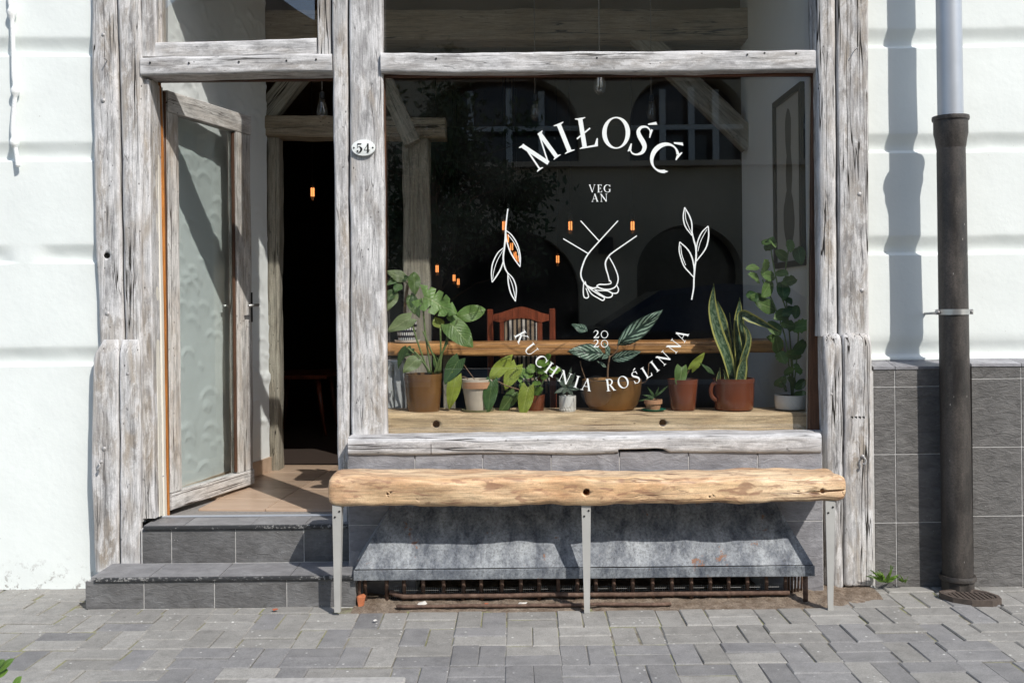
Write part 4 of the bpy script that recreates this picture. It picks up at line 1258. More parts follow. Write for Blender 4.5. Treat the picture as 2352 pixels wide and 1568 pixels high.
G = {
 'I': (.38, [stem(.19), srf(.02, .36, 0), srf(.02, .36, 1, -1)]),
 'L': (.66, [stem(.19), srf(.02, .36, 1, -1), srf(.02, .34, 0), Q((.2, 0), (.62, 0), (.66, .26), (.62, .26), (.52, .06), (.2, .05))]),
 'M': (1.06, [line((.15, 0), (.19, 1), .06), stem(.88, T), line((.13, .99), (.52, .02), .145), line((.52, .04), (.86, .99), .05), srf(.02, .28, 0), srf(.74, 1.04, 0), srf(.0, .20, 1, -1), srf(.84, 1.02, 1, -1)]),
 'O': (.96, [ring(.48, .5, .455, .52, .31, .475, math.radians(7))]),
 'C': (.88, Cg), 'S': (.60, Sg),
 'V': (.86, [line((.12, .98), (.46, .0), .125), line((.45, .02), (.74, .98), .05), srf(.0, .28, 1, -1), srf(.62, .86, 1, -1)]),
 'E': (.66, [stem(.19), srf(.02, .36, 0), srf(.02, .36, 1, -1), Q((.2, 0), (.60, 0), (.63, .22), (.59, .22), (.52, .05), (.2, .05)), Q((.2, 1), (.57, 1), (.58, .80), (.54, .80), (.5, .95), (.2, .95)),
             Q((.2, .49), (.44, .49), (.44, .54), (.2, .54)), Q((.43, .40), (.47, .40), (.47, .63), (.43, .63))]),
 'G': (.94, [arc(.50, .5, .40, .47, 48, 300, .155, .05, off=.12), Q((.76, .80), (.80, .98), (.84, .98), (.835, .68), (.80, .68)), stem(.78, .13, .06, .42), srf(.62, .92, .42, -1)]),
 'A': (.90, [line((.13, .0), (.45, 1.0), .05), line((.43, 1.02), (.76, 0), .14), Q((.24, .32), (.64, .32), (.63, .365), (.25, .365)), srf(.0, .27, 0), srf(.60, .90, 0)]),
 'N': (.94, [line((.16, 0), (.16, .97), .055), line((.11, .98), (.80, .02), .145), line((.79, .03), (.79, 1), .055), srf(.02, .30, 0), srf(.0, .2, 1, -1), srf(.65, .93, 1, -1)]),
 'K': (.86, [stem(.19), srf(.02, .36, 0), srf(.02, .36, 1, -1), line((.24, .46), (.68, .98), .055), line((.32, .54), (.74, .02), .14), srf(.56, .80, 1, -1), srf(.58, .90, 0)]),
 'U': (.92, [R([(.20, 1), (.20, .5), (.21, .28), (.30, .09), (.47, .035), (.64, .10), (.73, .28), (.745, .5), (.745, 1)], [.14, .14, .13, .09, .06, .05, .05, .05, .05], 5), srf(.03, .37, 1, -1), srf(.62, .88, 1, -1)]),
 'H': (.96, [stem(.19), stem(.77), srf(.02, .36, 0), srf(.02, .36, 1, -1), srf(.60, .94, 0), srf(.60, .94, 1, -1), Q((.2, .485), (.76, .485), (.76, .54), (.2, .54))]),
 'R': (.80, [stem(.19), srf(.02, .36, 0), srf(.02, .36, 1, -1), R([(.2, .97), (.40, .97), (.54, .88), (.57, .75), (.52, .60), (.40, .52), (.2, .51)], [.05, .055, .10, .13, .10, .055, .05], 5), line((.38, .52), (.68, .02), .13), srf(.58, .84, 0)]),
 '2': (.56, [R([(.07, .48), (.12, .60), (.24, .66), (.38, .60), (.41, .47), (.33, .31), (.20, .16), (.07, .04)], [.03, .04, .05, .09, .11, .09, .07, .05], 5), Q((.05, 0), (.47, 0), (.52, .16), (.48, .16), (.43, .085), (.05, .085))]),
 '0': (.66, [ring(.33, .325, .31, .34, .245, .29, 0)]),
}
G['Ł'] = (.66, G['L'][1] + [line((-.02, .34), (.46, .62), .05)])
G['Ś'] = (.60, Sg + [ACUTE])
G['Ć'] = (.88, Cg + [Q((.42, 1.08), (.66, 1.25), (.74, 1.18), (.46, 1.05))])
G['5'] = (.60, [Q((.10, .98), (.15, 1), (.52, .99), (.44, .86), (.13, .86)), Q((.10, .98), (.14, .98), (.14, .50), (.10, .48)),
               R([(.11, .52), (.22, .63), (.36, .60), (.46, .44), (.46, .24), (.34, .06), (.20, .01), (.10, .06)], [.02, .05, .11, .19, .19, .12, .06, .05], 5), ring(.12, .16, .085, .09, .001, .001, 0)])
G['4'] = (.60, [stem(.40, .155, 0, .98), line((.05, .27), (.44, .97), .05), Q((.02, .22), (.58, .22), (.58, .28), (.02, .28)), srf(.24, .56, 0)])

def stroke_faces(V, Fc, strokes, M2, Y):
    """M2 maps glyph (x, y) to world (x, z); every stroke sits .08 mm before the last"""
    for i, s in enumerate(strokes):
        y = Y - .00008 * i
        def put(p):
            w = M2(p)
            V.append((w[0], y, w[1])); return len(V) - 1
        if s[0] == 'p':
            idx = [put(p) for p in s[1]]
            ar = sum(s[1][k][0] * s[1][(k + 1) % len(s[1])][1] - s[1][(k + 1) % len(s[1])][0] * s[1][k][1] for k in range(len(s[1])))
            Fc.append(tuple(idx if ar > 0 else idx[::-1]))
        elif s[0] == 's':
            prev = None
            for a, b in s[1]:
                cur = (put(a), put(b))
                if prev: Fc.append((prev[0], cur[0], cur[1], prev[1]))
                prev = cur
        else:
            pts, ws, n = s[1], s[2], s[3]
            if n > 1:
                pp = catmull([(a, b, w) for (a, b), w in zip(pts, ws)], n)
            else:
                pp = [Vector((a, b, w)) for (a, b), w in zip(pts, ws)]
            prev = None
            for k, p in enumerate(pp):
                a, b = pp[max(k - 1, 0)], pp[min(k + 1, len(pp) - 1)]
                t = Vector((b.x - a.x, b.y - a.y)).normalized()
                nx_, ny_ = -t.y * p.z / 2, t.x * p.z / 2
                cur = (put((p.x + nx_, p.y + ny_)), put((p.x - nx_, p.y - ny_)))
                if prev: Fc.append((prev[1], cur[1], cur[0], prev[0]))
                prev = cur
def glyph(ch, u, v, size, ang, Y, mat, parent, centre_y=.5, name='letter', wide=1.0):
    """ch centred at (u, v), cap height size in photo pixels, turned ang degrees anticlockwise"""
    w, st = G[ch]
    o_ = P(u, v, Y)
    px = (Y - CAMY) / F * size
    ca, sa = math.cos(math.radians(ang)), math.sin(math.radians(ang))
    def M2(p):
        x, y = (p[0] - w / 2) * px * wide, (p[1] - centre_y) * px
        return (o_.x + x * ca - y * sa, o_.z + x * sa + y * ca)
    V, Fc = [], []
    stroke_faces(V, Fc, st, M2, Y)
    return obj(name, V, Fc, mat, parent)
LY = GY - .0006
def empty_part(name, parent, label):
    o = bpy.data.objects.new(name, None)
    o.empty_display_size = .05
    C.objects.link(o)
    o.parent = parent
    o.matrix_parent_inverse = Matrix.Translation(-parent.location)
    o['label'] = label
    return o
def Z4(x, y): return ((1220 + x / 3.0155) * .91875, (260 + y / 3.0155) * .91875)
def Z5(x, y): return ((1220 + x / 4.0552) * .91875, (760 + y / 4.0552) * .91875)
arch = empty_part('arched_lettering', win, 'large white letters MIŁOŚĆ set on an upward arch')
for ch, x, y, a in (('M', 392, 355, 35.5), ('I', 574, 256, 21.5), ('Ł', 744, 215, 8.5), ('O', 966, 218, -6), ('Ś', 1152, 278, -23), ('Ć', 1322, 398, -38)):
    glyph(ch, *Z4(x, y), 70.5, a, LY, M_vinyl, arch, wide=.93 if ch in 'M' else 1.0)
small = empty_part('small_lettering', win, 'small white letters VEG over AN')
for ch, x, y in (('V', 785, 637), ('E', 842, 637), ('G', 899, 637), ('A', 806, 707), ('N', 873, 707)):
    glyph(ch, *Z4(x, y), 18.0, .3, LY, M_vinyl, small, wide=1.02)
year = empty_part('year_numerals', win, 'small white numerals 20 over 20')
for ch, x, y in (('2', 1098, 306), ('0', 1181, 307), ('2', 1098, 399), ('0', 1181, 400)):
    glyph(ch, *Z5(x, y), 26.0, 0, LY, M_vinyl, year, centre_y=.325, name='numeral', wide=1.05)
low = empty_part('curved_lettering', win, 'white letters KUCHNIA ROŚLINNA set on a downward arc')
for ch, x, y, a in (('K', 340, 330, -62), ('U', 437, 460, -53), ('C', 535, 578, -43), ('H', 645, 663, -35), ('N', 780, 742, -26), ('I', 900, 786, -17), ('A', 1000, 815, -10),
                    ('R', 1240, 818, 6), ('O', 1370, 790, 14), ('Ś', 1498, 742, 24), ('L', 1607, 688, 31), ('I', 1690, 630, 37), ('N', 1780, 546, 44), ('N', 1886, 426, 53), ('A', 1962, 320, 62)):
    glyph(ch, *Z5(x, y), 27.5, a, LY, M_vinyl, low)
def drawing(name, label, lines):
    """line drawing: each stroke a list of Z4 points with a width"""
    grp = empty_part(name, win, label)
    for i, (pts, w) in enumerate(lines):
        pts = [Z4(*p) for p in pts]
        pp = [P(u, v, LY) for u, v in pts]
        ww = w / 3.0155 * .91875 * (LY - CAMY) / F
        n = len(pp)
        taper = [ww * (.75 + .25 * math.sin(math.pi * k / max(1, n - 1))) for k in range(n)]
        V, Fc = [], []
        stroke_faces(V, Fc, [('r', [(p.x, p.z) for p in pp], taper, 6 if n > 2 else 1)], lambda p: p, LY - .00007 * i)
        obj('line', V, Fc, M_vinyl, grp)
drawing('twig_drawing', 'white line drawing of a drooping twig on the left of the pane', [
    ([(150, 790), (141, 860), (134, 930), (131, 1000), (124, 1080), (116, 1140), (117, 1190), (130, 1240), (152, 1280)], 12),
    ([(135, 952), (180, 990), (222, 1060), (243, 1145), (242, 1227)], 9), ([(135, 952), (138, 1010), (160, 1095), (197, 1165), (242, 1227)], 10),
    ([(150, 985), (190, 1035), (226, 1110), (240, 1195)], 6), ([(115, 1085), (72, 1125), (36, 1200), (26, 1275), (31, 1343)], 9),
    ([(116, 1182), (96, 1242), (62, 1300), (31, 1343)], 10), ([(114, 1100), (70, 1180), (44, 1260), (36, 1320)], 5),
    ([(150, 1272), (190, 1318), (213, 1390), (207, 1487)], 9), ([(150, 1272), (153, 1345), (172, 1425), (207, 1487)], 10), ([(156, 1295), (180, 1352), (197, 1420), (205, 1465)], 6)])
drawing('twig_drawing', 'white line drawing of an upright twig on the right of the pane', [
    ([(1535, 1475), (1550, 1390), (1553, 1310), (1560, 1230), (1569, 1150), (1566, 1080), (1550, 1020), (1537, 960)], 12),
    ([(1482, 779), (1516, 838), (1536, 900), (1538, 992)], 10), ([(1482, 779), (1472, 850), (1487, 922), (1538, 992)], 9), ([(1486, 800), (1492, 870), (1515, 930), (1535, 975)], 5),
    ([(1660, 920), (1612, 968), (1580, 1040), (1570, 1110)], 9), ([(1660, 920), (1663, 1000), (1640, 1090), (1570, 1185)], 10), ([(1650, 945), (1605, 1030), (1582, 1110)], 5),
    ([(1445, 1040), (1502, 1092), (1536, 1152), (1553, 1230), (1556, 1295)], 10), ([(1445, 1040), (1442, 1112), (1474, 1215), (1520, 1272), (1552, 1308)], 9), ([(1452, 1065), (1462, 1140), (1490, 1215)], 6)])
drawing('hands_drawing', 'white line drawing of two clasped hands in the middle of the pane', [
    ([(698, 880), (835, 1030)], 11), ([(567, 1015), (757, 1128)], 11),
    ([(980, 880), (838, 1035), (752, 1135), (716, 1210), (700, 1280), (714, 1330), (745, 1368), (790, 1386), (832, 1380)], 11),
    ([(1122, 993), (950, 1112), (910, 1148), (886, 1192), (890, 1240), (905, 1290), (916, 1338)], 11),
    ([(915, 1155), (955, 1230), (981, 1310), (966, 1370), (925, 1395), (870, 1395), (822, 1376), (840, 1360), (885, 1360), (926, 1352), (922, 1328)], 10),
    ([(732, 1335), (748, 1380), (782, 1432), (830, 1462), (866, 1480), (876, 1460), (838, 1438), (792, 1408), (750, 1378)], 9),
    ([(762, 1385), (830, 1404), (900, 1408), (936, 1428), (930, 1452), (895, 1458), (850, 1435), (795, 1395)], 9),
    ([(972, 1368), (984, 1398), (972, 1424), (935, 1424), (890, 1402)], 9),
    ([(722, 1340), (718, 1410), (724, 1452), (742, 1462), (758, 1448), (738, 1388)], 9)])
for ch, du in (('5', -9), ('4', 8)):
    glyph(ch, 834.5 + du, 339.8, 21, 0, SY - .0055, M_ink, hn, name='digit', wide=1.18)

# ------------------------------------------------------------------ things inside the window
BZ = PZ(949, .06, 1372)            # top of the inner sill beam
ish = thing('window_shelf', 'pale oak beam behind the glass carrying the row of flower pots', 'shelf', (PX(1370, .1), .1, .70))
o = hbeam('beam', ish, M_shelf, [(868, 949, 1000), (1372, 948, 1000), (1874, 947, 1000)], .056, .30, bev=.010, wob=.003, seed=61)
cut(o, [tube('c', [P(u, v, 0), P(u, v, .12)], [.0165, .0165], M_black, n=14) for u, v in ((1002, 974), (1522, 971))])
BARY = .44
bar = thing('bar_counter', 'golden wooden bar plank running across the window behind the plants', 'counter', (PX(1300, BARY), BARY, FZ))
hbeam('top_plank', bar, M_bar, [(820, 789, 817), (1300, 786, 816), (1800, 781, 810)], BARY, BARY + .30, bev=.012, wob=.004, seed=62)
for u in (1030, 1700):
    x = PX(u, BARY + .15)
    box('leg', x - .03, x + .03, BARY + .12, BARY + .18, FZ - .022, 1.03, M_inz, bar, .004)

CY = .80
ch = thing('chair', 'red-brown wooden chair with striped back standing behind the bar', 'chair', (PX(1196, CY), CY, FZ))
def cpost(u0, u1, v0, v1, Y=CY, name='post', th=.035):
    a, b = P(u0, v0, Y), P(u1, v1, Y)
    return box(name, a.x, b.x, Y, Y + th, b.z, a.z, M_redwood, ch, .004)
lowv = PZ(0, CY) 
za = P(1118, 710, CY)
for a, b in ((1118, 1132), (1261, 1275)):
    x0, x1 = PX(a, CY), PX(b, CY)
    box('back_post', x0, x1, CY, CY + .035, FZ - .022, za.z, M_redwood, ch, .004)
for a, b in ((1147, 1157), (1233, 1245)):
    x0, x1 = PX(a, CY), PX(b, CY)
    box('back_stile', x0, x1, CY + .004, CY + .03, .86, P(a, 735, CY).z, M_redwood, ch, .003)
V, Fc = [], []
top = [(1132, 722), (1150, 718), (1170, 711), (1185, 706), (1197, 704), (1210, 706), (1225, 711), (1243, 718), (1261, 722)]
bot = [(1132, 737), (1150, 740), (1160, 738), (1172, 733), (1197, 730), (1222, 733), (1232, 738), (1243, 740), (1261, 736)]
n = len(top)
for Y in (CY, CY + .028):
    V += [P(u, v, Y if Y == CY else CY) + Vector((0, Y - CY, 0)) for u, v in top] + [P(u, v, CY) + Vector((0, Y - CY, 0)) for u, v in bot]
for k in range(n - 1):
    Fc += [(k, n + k, n + k + 1, k + 1), (2 * n + k, 2 * n + k + 1, 3 * n + k + 1, 3 * n + k), (k, k + 1, 2 * n + k + 1, 2 * n + k), (n + k, 3 * n + k, 3 * n + k + 1, n + k + 1)]
obj('crest_rail', V, Fc, M_redwood, ch)
V = []
arch_ = [(1158, 800), (1158, 741), (1166, 735), (1180, 731), (1197, 730), (1213, 731), (1226, 735), (1233, 741), (1233, 800)]
pts = [P(u, v, CY + .006) for u, v in arch_]
pts[0].z = pts[-1].z = .90
V = pts + [p + Vector((0, .02, 0)) for p in pts]
n = len(pts)
obj('back_cushion', V, [tuple(range(n))[::-1], tuple(range(n, 2 * n))] + [(k, (k + 1) % n, n + (k + 1) % n, n + k) for k in range(n)], M_stripe, ch)
xm = PX(1196, CY)
box('seat', xm - .2, xm + .2, CY - .38 + .42, CY + .42 + .03, .80, .86, M_stripe, ch, .012, 2)
for sx in (-.185, .185):
    box('leg', xm + sx - .017, xm + sx + .017, CY + .40, CY + .434, FZ - .022, .80, M_redwood, ch, .003)

tb = thing('table', 'dark red-brown table deep in the room behind the doorway', 'table', (PX(700, 3.2), 3.2, FZ))
zt_ = PZ(862, 3.0, 690)
box('top', PX(610, 3.0), PX(748, 3.0), 3.0, 3.7, zt_ - .03, zt_, M_redwood, tb, .004)
for u in (625, 727):
    for Y in (3.1, 3.6):
        x = PX(u, 3.1)
        tube('leg', [(x, Y, zt_ - .03), (x + (.06 if u > 700 else -.04), Y, FZ - .022)], [.022, .014], M_redwood, tb)

pic = thing('framed_picture', 'dark-framed print with brown shapes on the right indoor wall', 'picture', (RX, .5, 1.46))
ya, yb, za_, zb2 = .235, .76, 1.455, 2.335
for (y0, y1, z0, z1) in ((ya, yb, za_, za_ + .03), (ya, yb, zb2 - .03, zb2), (ya, ya + .03, za_ + .031, zb2 - .031), (yb - .03, yb, za_ + .031, zb2 - .031)):
    box('frame_bar', RX - .025, RX - .001, y0, y1, z0, z1, plain('black_brown_frame', (.03, .025, .02), .4), pic, .002)
box('print', RX - .010, RX - .002, ya + .03, yb - .03, za_ + .03, zb2 - .03, plain('off_white_paper', (.45, .44, .40), .8, var=.03), pic)
M_blot = plain('grey_brown_ink', (.10, .095, .08), .8)
for (cy_, cz_, ry, rz, sd) in ((.50, 2.13, .055, .13, 1), (.49, 1.93, .06, .14, 2), (.50, 1.70, .10, .15, 3)):
    V = [(RX - .0105 - .0002 * sd, cy_ + ry * math.cos(a) * (1 + .3 * vn(a, sd, 0)), cz_ + rz * math.sin(a) * (1 + .2 * vn(a * 2, sd, 5))) for a in [k * math.pi / 12 for k in range(24)]]
    obj('ink_shape', V, [tuple(range(24))], M_blot, pic)

cab = thing('white_cabinet', 'pale cabinet under the left end of the bar behind the large pot', 'cabinet', (PX(905, .45), .45, FZ))
x0, x1 = PX(872, .42), PX(921, .42)
M_cab = plain('pale_grey_cabinet', (.50, .52, .53), .4, var=.04)
box('body', x0, x1, .40, .62, FZ - .022, PZ(826, .42, 900), M_cab, cab, .008, 2)
box('door_panel', x0 + .004, lerp(x0, x1, .58), .385, .399, FZ + .1, PZ(832, .40, 900), M_cab, cab, .004)
box('door_panel', lerp(x0, x1, .70), x1 - .002, .385, .399, FZ + .1, PZ(832, .40, 900), M_cab, cab, .004)

# pendants
def pendant(u, v, Y, lit, label, s=1.0, cord=True):
    c = P(u, v, Y)
    t = thing('pendant_bulb', label, 'lamp', (c.x, c.y, c.z), 'hanging filament bulbs')
    if cord: tube('cord', [(c.x, c.y, c.z + .075 * s), (c.x + .001, c.y, 3.40)], .0028, M_black if lit else M_blackcord, t, 6)
    lathe('socket', [(.002, .08 * s), (.014 * s, .078 * s), (.016 * s, .045 * s), (.014 * s, .043 * s)], c, M_black, t, 12)
    lathe('glass', [(.013 * s, .044 * s), (.02 * s, .02 * s), (.029 * s, -.015 * s), (.031 * s, -.035 * s), (.026 * s, -.055 * s), (.013 * s, -.068 * s), (.001, -.071 * s)], c, M_bulb, t, 16)
    V, Fc = [], []
    for k in range(6):
        a = 2 * math.pi * k / 6
        x, y = .011 * s * math.cos(a), .011 * s * math.sin(a)
        vv, ff = tube_data([c + Vector((x, y, -.035 * s)), c + Vector((x, y, .026 * s))], .0026 * s if lit else .0008, 5)
        b = len(V)
        V += vv; Fc += [tuple(b + q for q in f) for f in ff]
    obj('filament', V, Fc, M_filament if lit else M_steel, t)
M_blackcord = plain('speckled_cord', (.22, .21, .19), .8, var=.6, scale=160)
pendant(718, 440, 2.7, True, 'lit filament bulb seen through the open doorway')
pendant(740, 245, .95, False, 'unlit clear bulb hanging in the doorway above the inner beam')
pendant(1377, 184, .55, False, 'unlit clear bulb just under the middle of the window beam', 1.05)
pendant(1229, 250, 1.25, False, 'faint unlit bulb left of the middle one, above the capital I')
pendant(1496, 250, 1.25, False, 'faint unlit bulb under the right-hand window arch, right of the middle one')
pendant(1158, 517, 2.7, True, 'lit bulb behind the stem of the left twig drawing')
pendant(1310, 517, 2.7, True, 'lit bulb left of the clasped hands drawing')
pendant(1453, 517, 2.7, True, 'lit bulb right of the clasped hands drawing')
pendant(1281, 594, 4.2, True, 'smaller lit bulb below left of the hands drawing')
pendant(1004, 616, 4.4, True, 'small lit bulb just right of the indoor post')
pendant(1043, 637, 5.3, True, 'tiny lit bulb, upper one of the close pair above the monstera')
pendant(1052.5, 646, 5.8, True, 'tiny lit bulb, lower one of the close pair above the monstera')
pendant(1165, 546, 3.3, True, 'lit bulb in the top of the right leaf of the left twig')
pendant(1175, 565, 3.9, True, 'lit bulb in the middle of the right leaf of the left twig')
pendant(1183, 585, 4.7, True, 'lit bulb near the tip of the right leaf of the left twig')
pendant(1188, 593, 5.3, True, 'farthest lit bulb at the tip of the right leaf of the left twig')

# ------------------------------------------------------------------ plants
def leaf_shape(kind, var):
    nL, nW = (30, 4) if kind == 'monstera' else (10, 4)
    V, Fc, UV = [], [], []
    rng = random.Random(hash((kind, var)) if False else len(kind) * 17 + var)
    bend, fold, wav = rng.uniform(.08, .32), rng.uniform(.10, .38), rng.uniform(.01, .05)
    side = rng.uniform(-.08, .08)
    for i in range(nL + 1):
        t = i / nL
        if kind == 'heart': w = max(.0, (math.sin(math.pi * min(1, t * .86 + .14)) ** .75) * (1.08 - .45 * t)); w = w if i < nL else 0
        elif kind == 'oval': w = math.sin(math.pi * t) ** .6 if 0 < t < 1 else 0
        elif kind == 'lance': w = (math.sin(math.pi * t ** .8) ** .9) if 0 < t < 1 else 0
        elif kind == 'scallop': w = (math.sin(math.pi * t) ** .55) * (1 + .12 * math.sin(t * 34)) if 0 < t < 1 else 0
        else:
            w = (math.sin(math.pi * min(1, t * .84 + .16)) ** .7) * (1.08 - .35 * t) if i < nL else 0
        x0 = t
        for j in range(nW + 1):
            s = j / nW * 2 - 1
            ww = w
            if kind == 'monstera' and abs(s) > .9:
                ph = (t * 5.2 + (.3 if s > 0 else 0)) % 1
                if .15 < t < .93 and ph < .2: ww = w * .42
            y = s * ww / 2
            xx = x0
            if kind in ('heart', 'monstera'): xx = x0 - .16 * abs(s) * (1 - t) ** 2 - (.10 * abs(s) * (1 - t) if kind == 'monstera' else 0)
            z = -bend * t * t + fold * abs(y) - .35 * y * y + wav * math.sin(t * 9 + s * 2)
            V.append((xx, y + side * t * t, z))
            UV.append((t, j / nW))
    m = nW + 1
    for i in range(nL):
        for j in range(nW): Fc.append((i * m + j, (i + 1) * m + j, (i + 1) * m + j + 1, i * m + j + 1))
    return V, Fc, UV
LEAVES = {}
def leaf_mesh(kind, mat, var):
    key = (kind, mat.name, var)
    if key not in LEAVES:
        V, Fc, UV = leaf_shape(kind, var)
        me = mesh('leaf', V, Fc, mat, True)
        uvl = me.uv_layers.new(name='UVMap')
        for lp in me.loops: uvl.data[lp.index].uv = UV[lp.vertex_index]
        LEAVES[key] = me
    return LEAVES[key]
_lc = [0]
def leaf(parent, kind, mat, b, t, wpx, Yb, Yt, roll=0.0, up=.35):
    _lc[0] += 1
    B_, T_ = P(*b, Yb), P(*t, Yt)
    x = T_ - B_
    Ln = x.length
    x = x / Ln
    hint = Vector((.12, -1, up))
    z = (hint - x * hint.dot(x)).normalized()
    z = Matrix.Rotation(roll, 3, x) @ z
    y = z.cross(x)
    W = wpx * ((Yb + Yt) / 2 - CAMY) / F
    o = bpy.data.objects.new('leaf', leaf_mesh(kind, mat, _lc[0] % 4))
    link(o, parent)
    mw = Matrix(((x.x * Ln, y.x * W, z.x * Ln, B_.x), (x.y * Ln, y.y * W, z.y * Ln, B_.y), (x.z * Ln, y.z * W, z.z * Ln, B_.z), (0, 0, 0, 1)))
    o.matrix_basis = mw
    return o
def stem_(parent, pts, Y, r=.0035, mat=None, Y2=None):
    n = len(pts)
    ww = [P(u, v, lerp(Y, Y if Y2 is None else Y2, k / (n - 1))) for k, (u, v) in enumerate(pts)]
    return tube('stem', catmull(ww, 5), r, mat or M_stem, parent, 6)
def zm(x0, y0, s): return lambda x, y: ((x0 + x / s) * .91875, (y0 + y / s) * .91875)
ZA, ZB, ZC = zm(940, 640, 3.7325), zm(1440, 500, 2.613), zm(1780, 560, 3.0143)
def pot(t, ul, ur, v0, Y, prof, mat, name='pot', soil=True, base=None):
    """prof of (radius factor, height 0..1) fitted between the pot's rim at v0 and the shelf"""
    z0 = BZ + .002 if base is None else base
    c = P((ul + ur) / 2, v0, Y)
    hgt = c.z - z0
    r = (PX(ur, Y) - PX(ul, Y)) / 2
    pr = [(r * k, h * hgt) for k, h in prof]
    rt = pr[-1][0]
    pr += [(rt * .90, hgt), (rt * .88, hgt * .90)]
    o = lathe(name, [(.001, 0)] + pr, (c.x, Y, z0), mat, t, 40)
    if soil:
        lathe('soil', [(.001, hgt * .915), (rt * .5, hgt * .92), (rt * .885, hgt * .905)], (c.x, Y, z0), M_soil, t, 24)
    return o
def plant(label, u, Y=.15, group='potted plants in the window'):
    return thing('potted_plant', label, 'plant', (PX(u, Y), Y, BZ), group)

# 1 monstera
t = plant('tall monstera with split leaves in a plain brown pot, left end of the row', 972)
pot(t, 928, 1016, 858, .165, [(.80, 0), (.83, .02), (.93, .5), (.97, .8), (.98, .83), (1, .85), (1, 1)], M_potbrown)
for pts in ([(520, 1098), (470, 800), (445, 560), (430, 392)], [(490, 1095), (440, 950), (380, 780), (325, 590)], [(590, 1090), (604, 900), (600, 672)], [(600, 1085), (610, 950), (640, 840), (700, 645)],
            [(560, 1090), (590, 960), (670, 800)], [(510, 1090), (430, 980), (290, 850)], [(500, 1095), (420, 960), (360, 890)], [(575, 1095), (620, 900), (700, 720), (770, 585)], [(545, 1095), (560, 1000), (500, 850), (440, 700)]):
    stem_(t, [ZA(*p) for p in pts], .165, .0042, Y2=.14)
leaf(t, 'monstera', M_leafA, ZA(450, 385), ZA(760, 520), 68, .16, .11)
leaf(t, 'oval', M_leafA, ZA(745, 575), ZA(1012, 490), 38, .18, .17, .3)
leaf(t, 'heart', M_leafA, ZA(690, 625), ZA(900, 838), 60, .15, .10)
leaf(t, 'lance', M_leafB, ZA(600, 672), ZA(560, 560), 30, .15, .16, .3)
leaf(t, 'monstera', M_leafA, ZA(640, 440), ZA(745, 640), 34, .17, .15, -.5)
leaf(t, 'heart', M_leafP, ZA(325, 580), ZA(98, 690), 44, .14, .11, .2)
leaf(t, 'heart', M_leafP, ZA(385, 960), ZA(248, 1078), 36, .14, .11)
leaf(t, 'lance', M_leafC, ZA(282, 830), ZA(190, 1042), 20, .14, .12, .5)
leaf(t, 'heart', M_leafC, ZA(330, 860), ZA(260, 940), 22, .20, .19)
leaf(t, 'lance', M_leafC, ZA(590, 1090), ZA(540, 900), 16, .17, .18)
# dotted pot on the bar
BTZ = 1.097
t = thing('potted_plant', 'leafy plant in a navy pot with white dots standing on the bar', 'plant', (PX(936, .55), .55, BTZ), 'potted plants in the window')
p_ = pot(t, 909, 958, 737, .55, [(.62, 0), (.78, .1), (.82, .25), (.95, .6), (1, .95), (1, 1)], M_dots, base=BTZ)
me = p_.data
uvl = me.uv_layers.new(name='UVMap')
cz0 = p_.data.vertices[0].co
cxp = sum(v.co.x for v in me.vertices) / len(me.vertices)
for poly in me.polygons:
    an = [math.atan2(me.vertices[me.loops[li].vertex_index].co.y - .55, me.vertices[me.loops[li].vertex_index].co.x - cxp) / (2 * math.pi) for li in poly.loop_indices]
    for li, a_ in zip(poly.loop_indices, an):
        if max(an) - min(an) > .5 and a_ < 0: a_ += 1
        co = me.vertices[me.loops[li].vertex_index].co
        uvl.data[li].uv = (a_, (co.z - BTZ) / .15)
lathe('saucer', [(.001, 0), (.062, .001), (.066, .012), (.062, .012), (.058, .004)], (PX(935, .55), .55, BTZ - .002), M_whitepot, t, 30)
stem_(t, [ZA(285, 640), ZA(270, 480), ZA(300, 240)], .55, .008, M_stembr)
for b, tt, w, m_ in (((300, 225), (105, 130), 28, M_leafP), ((225, 205), (92, 265), 14, M_leafC), ((350, 145), (368, 348), 30, M_leafA), ((195, 320), (98, 510), 24, M_leafP), ((330, 345), (405, 570), 22, M_leafC),
                   ((240, 215), (300, 195), 14, M_leafC), ((230, 250), (180, 320), 22, M_leafC), ((300, 360), (360, 540), 20, M_leafA), ((160, 300), (110, 420), 22, M_leafC)):
    leaf(t, 'lance', m_, ZA(*b), ZA(*tt), w, .50, .46)
stem_(t, [ZA(300, 260), ZA(180, 180), ZA(105, 240)], .5, .003)
# 2 trailing philodendron
t = plant('trailing heart-leaf plant in a chalky terracotta pot on a sage saucer', 1090)
lathe('saucer', [(.001, .001), (.070, .002), (.079, .016), (.075, .016), (.068, .006)], (PX(1096, .16), .16, BZ + .001), M_saucer, t, 32)
pot(t, 1060, 1133, 870, .16, [(.70, .05), (.93, .70), (.94, .72), (1, .73), (1, 1)], M_potcream)
lathe('rim_band', [(.0765, .100), (.078, .101), (.078, .130), (.0765, .131)], (PX(1096.5, .16), .16, BZ + .015), M_terra, t, 36)
stem_(t, [ZA(920, 1150), ZA(860, 1070), ZA(800, 985)], .16, .0022, M_stembr)
stem_(t, [ZA(860, 1150), ZA(820, 1125), ZA(740, 1142)], .15, .0022, M_stembr)
stem_(t, [ZA(960, 1155), ZA(1100, 1155), ZA(1220, 1210), ZA(1345, 1248)], .15, .003, M_stembr, .12)
leaf(t, 'heart', M_leafC, ZA(775, 965), ZA(625, 1185), 42, .14, .11, .2)
leaf(t, 'heart', M_leafB, ZA(745, 1130), ZA(685, 1432), 36, .12, .10)
leaf(t, 'heart', M_leafC, ZA(1080, 1170), ZA(1042, 1476), 38, .11, .085)
leaf(t, 'lance', M_leafB, ZA(1062, 1152), ZA(1272, 915), 32, .13, .12)
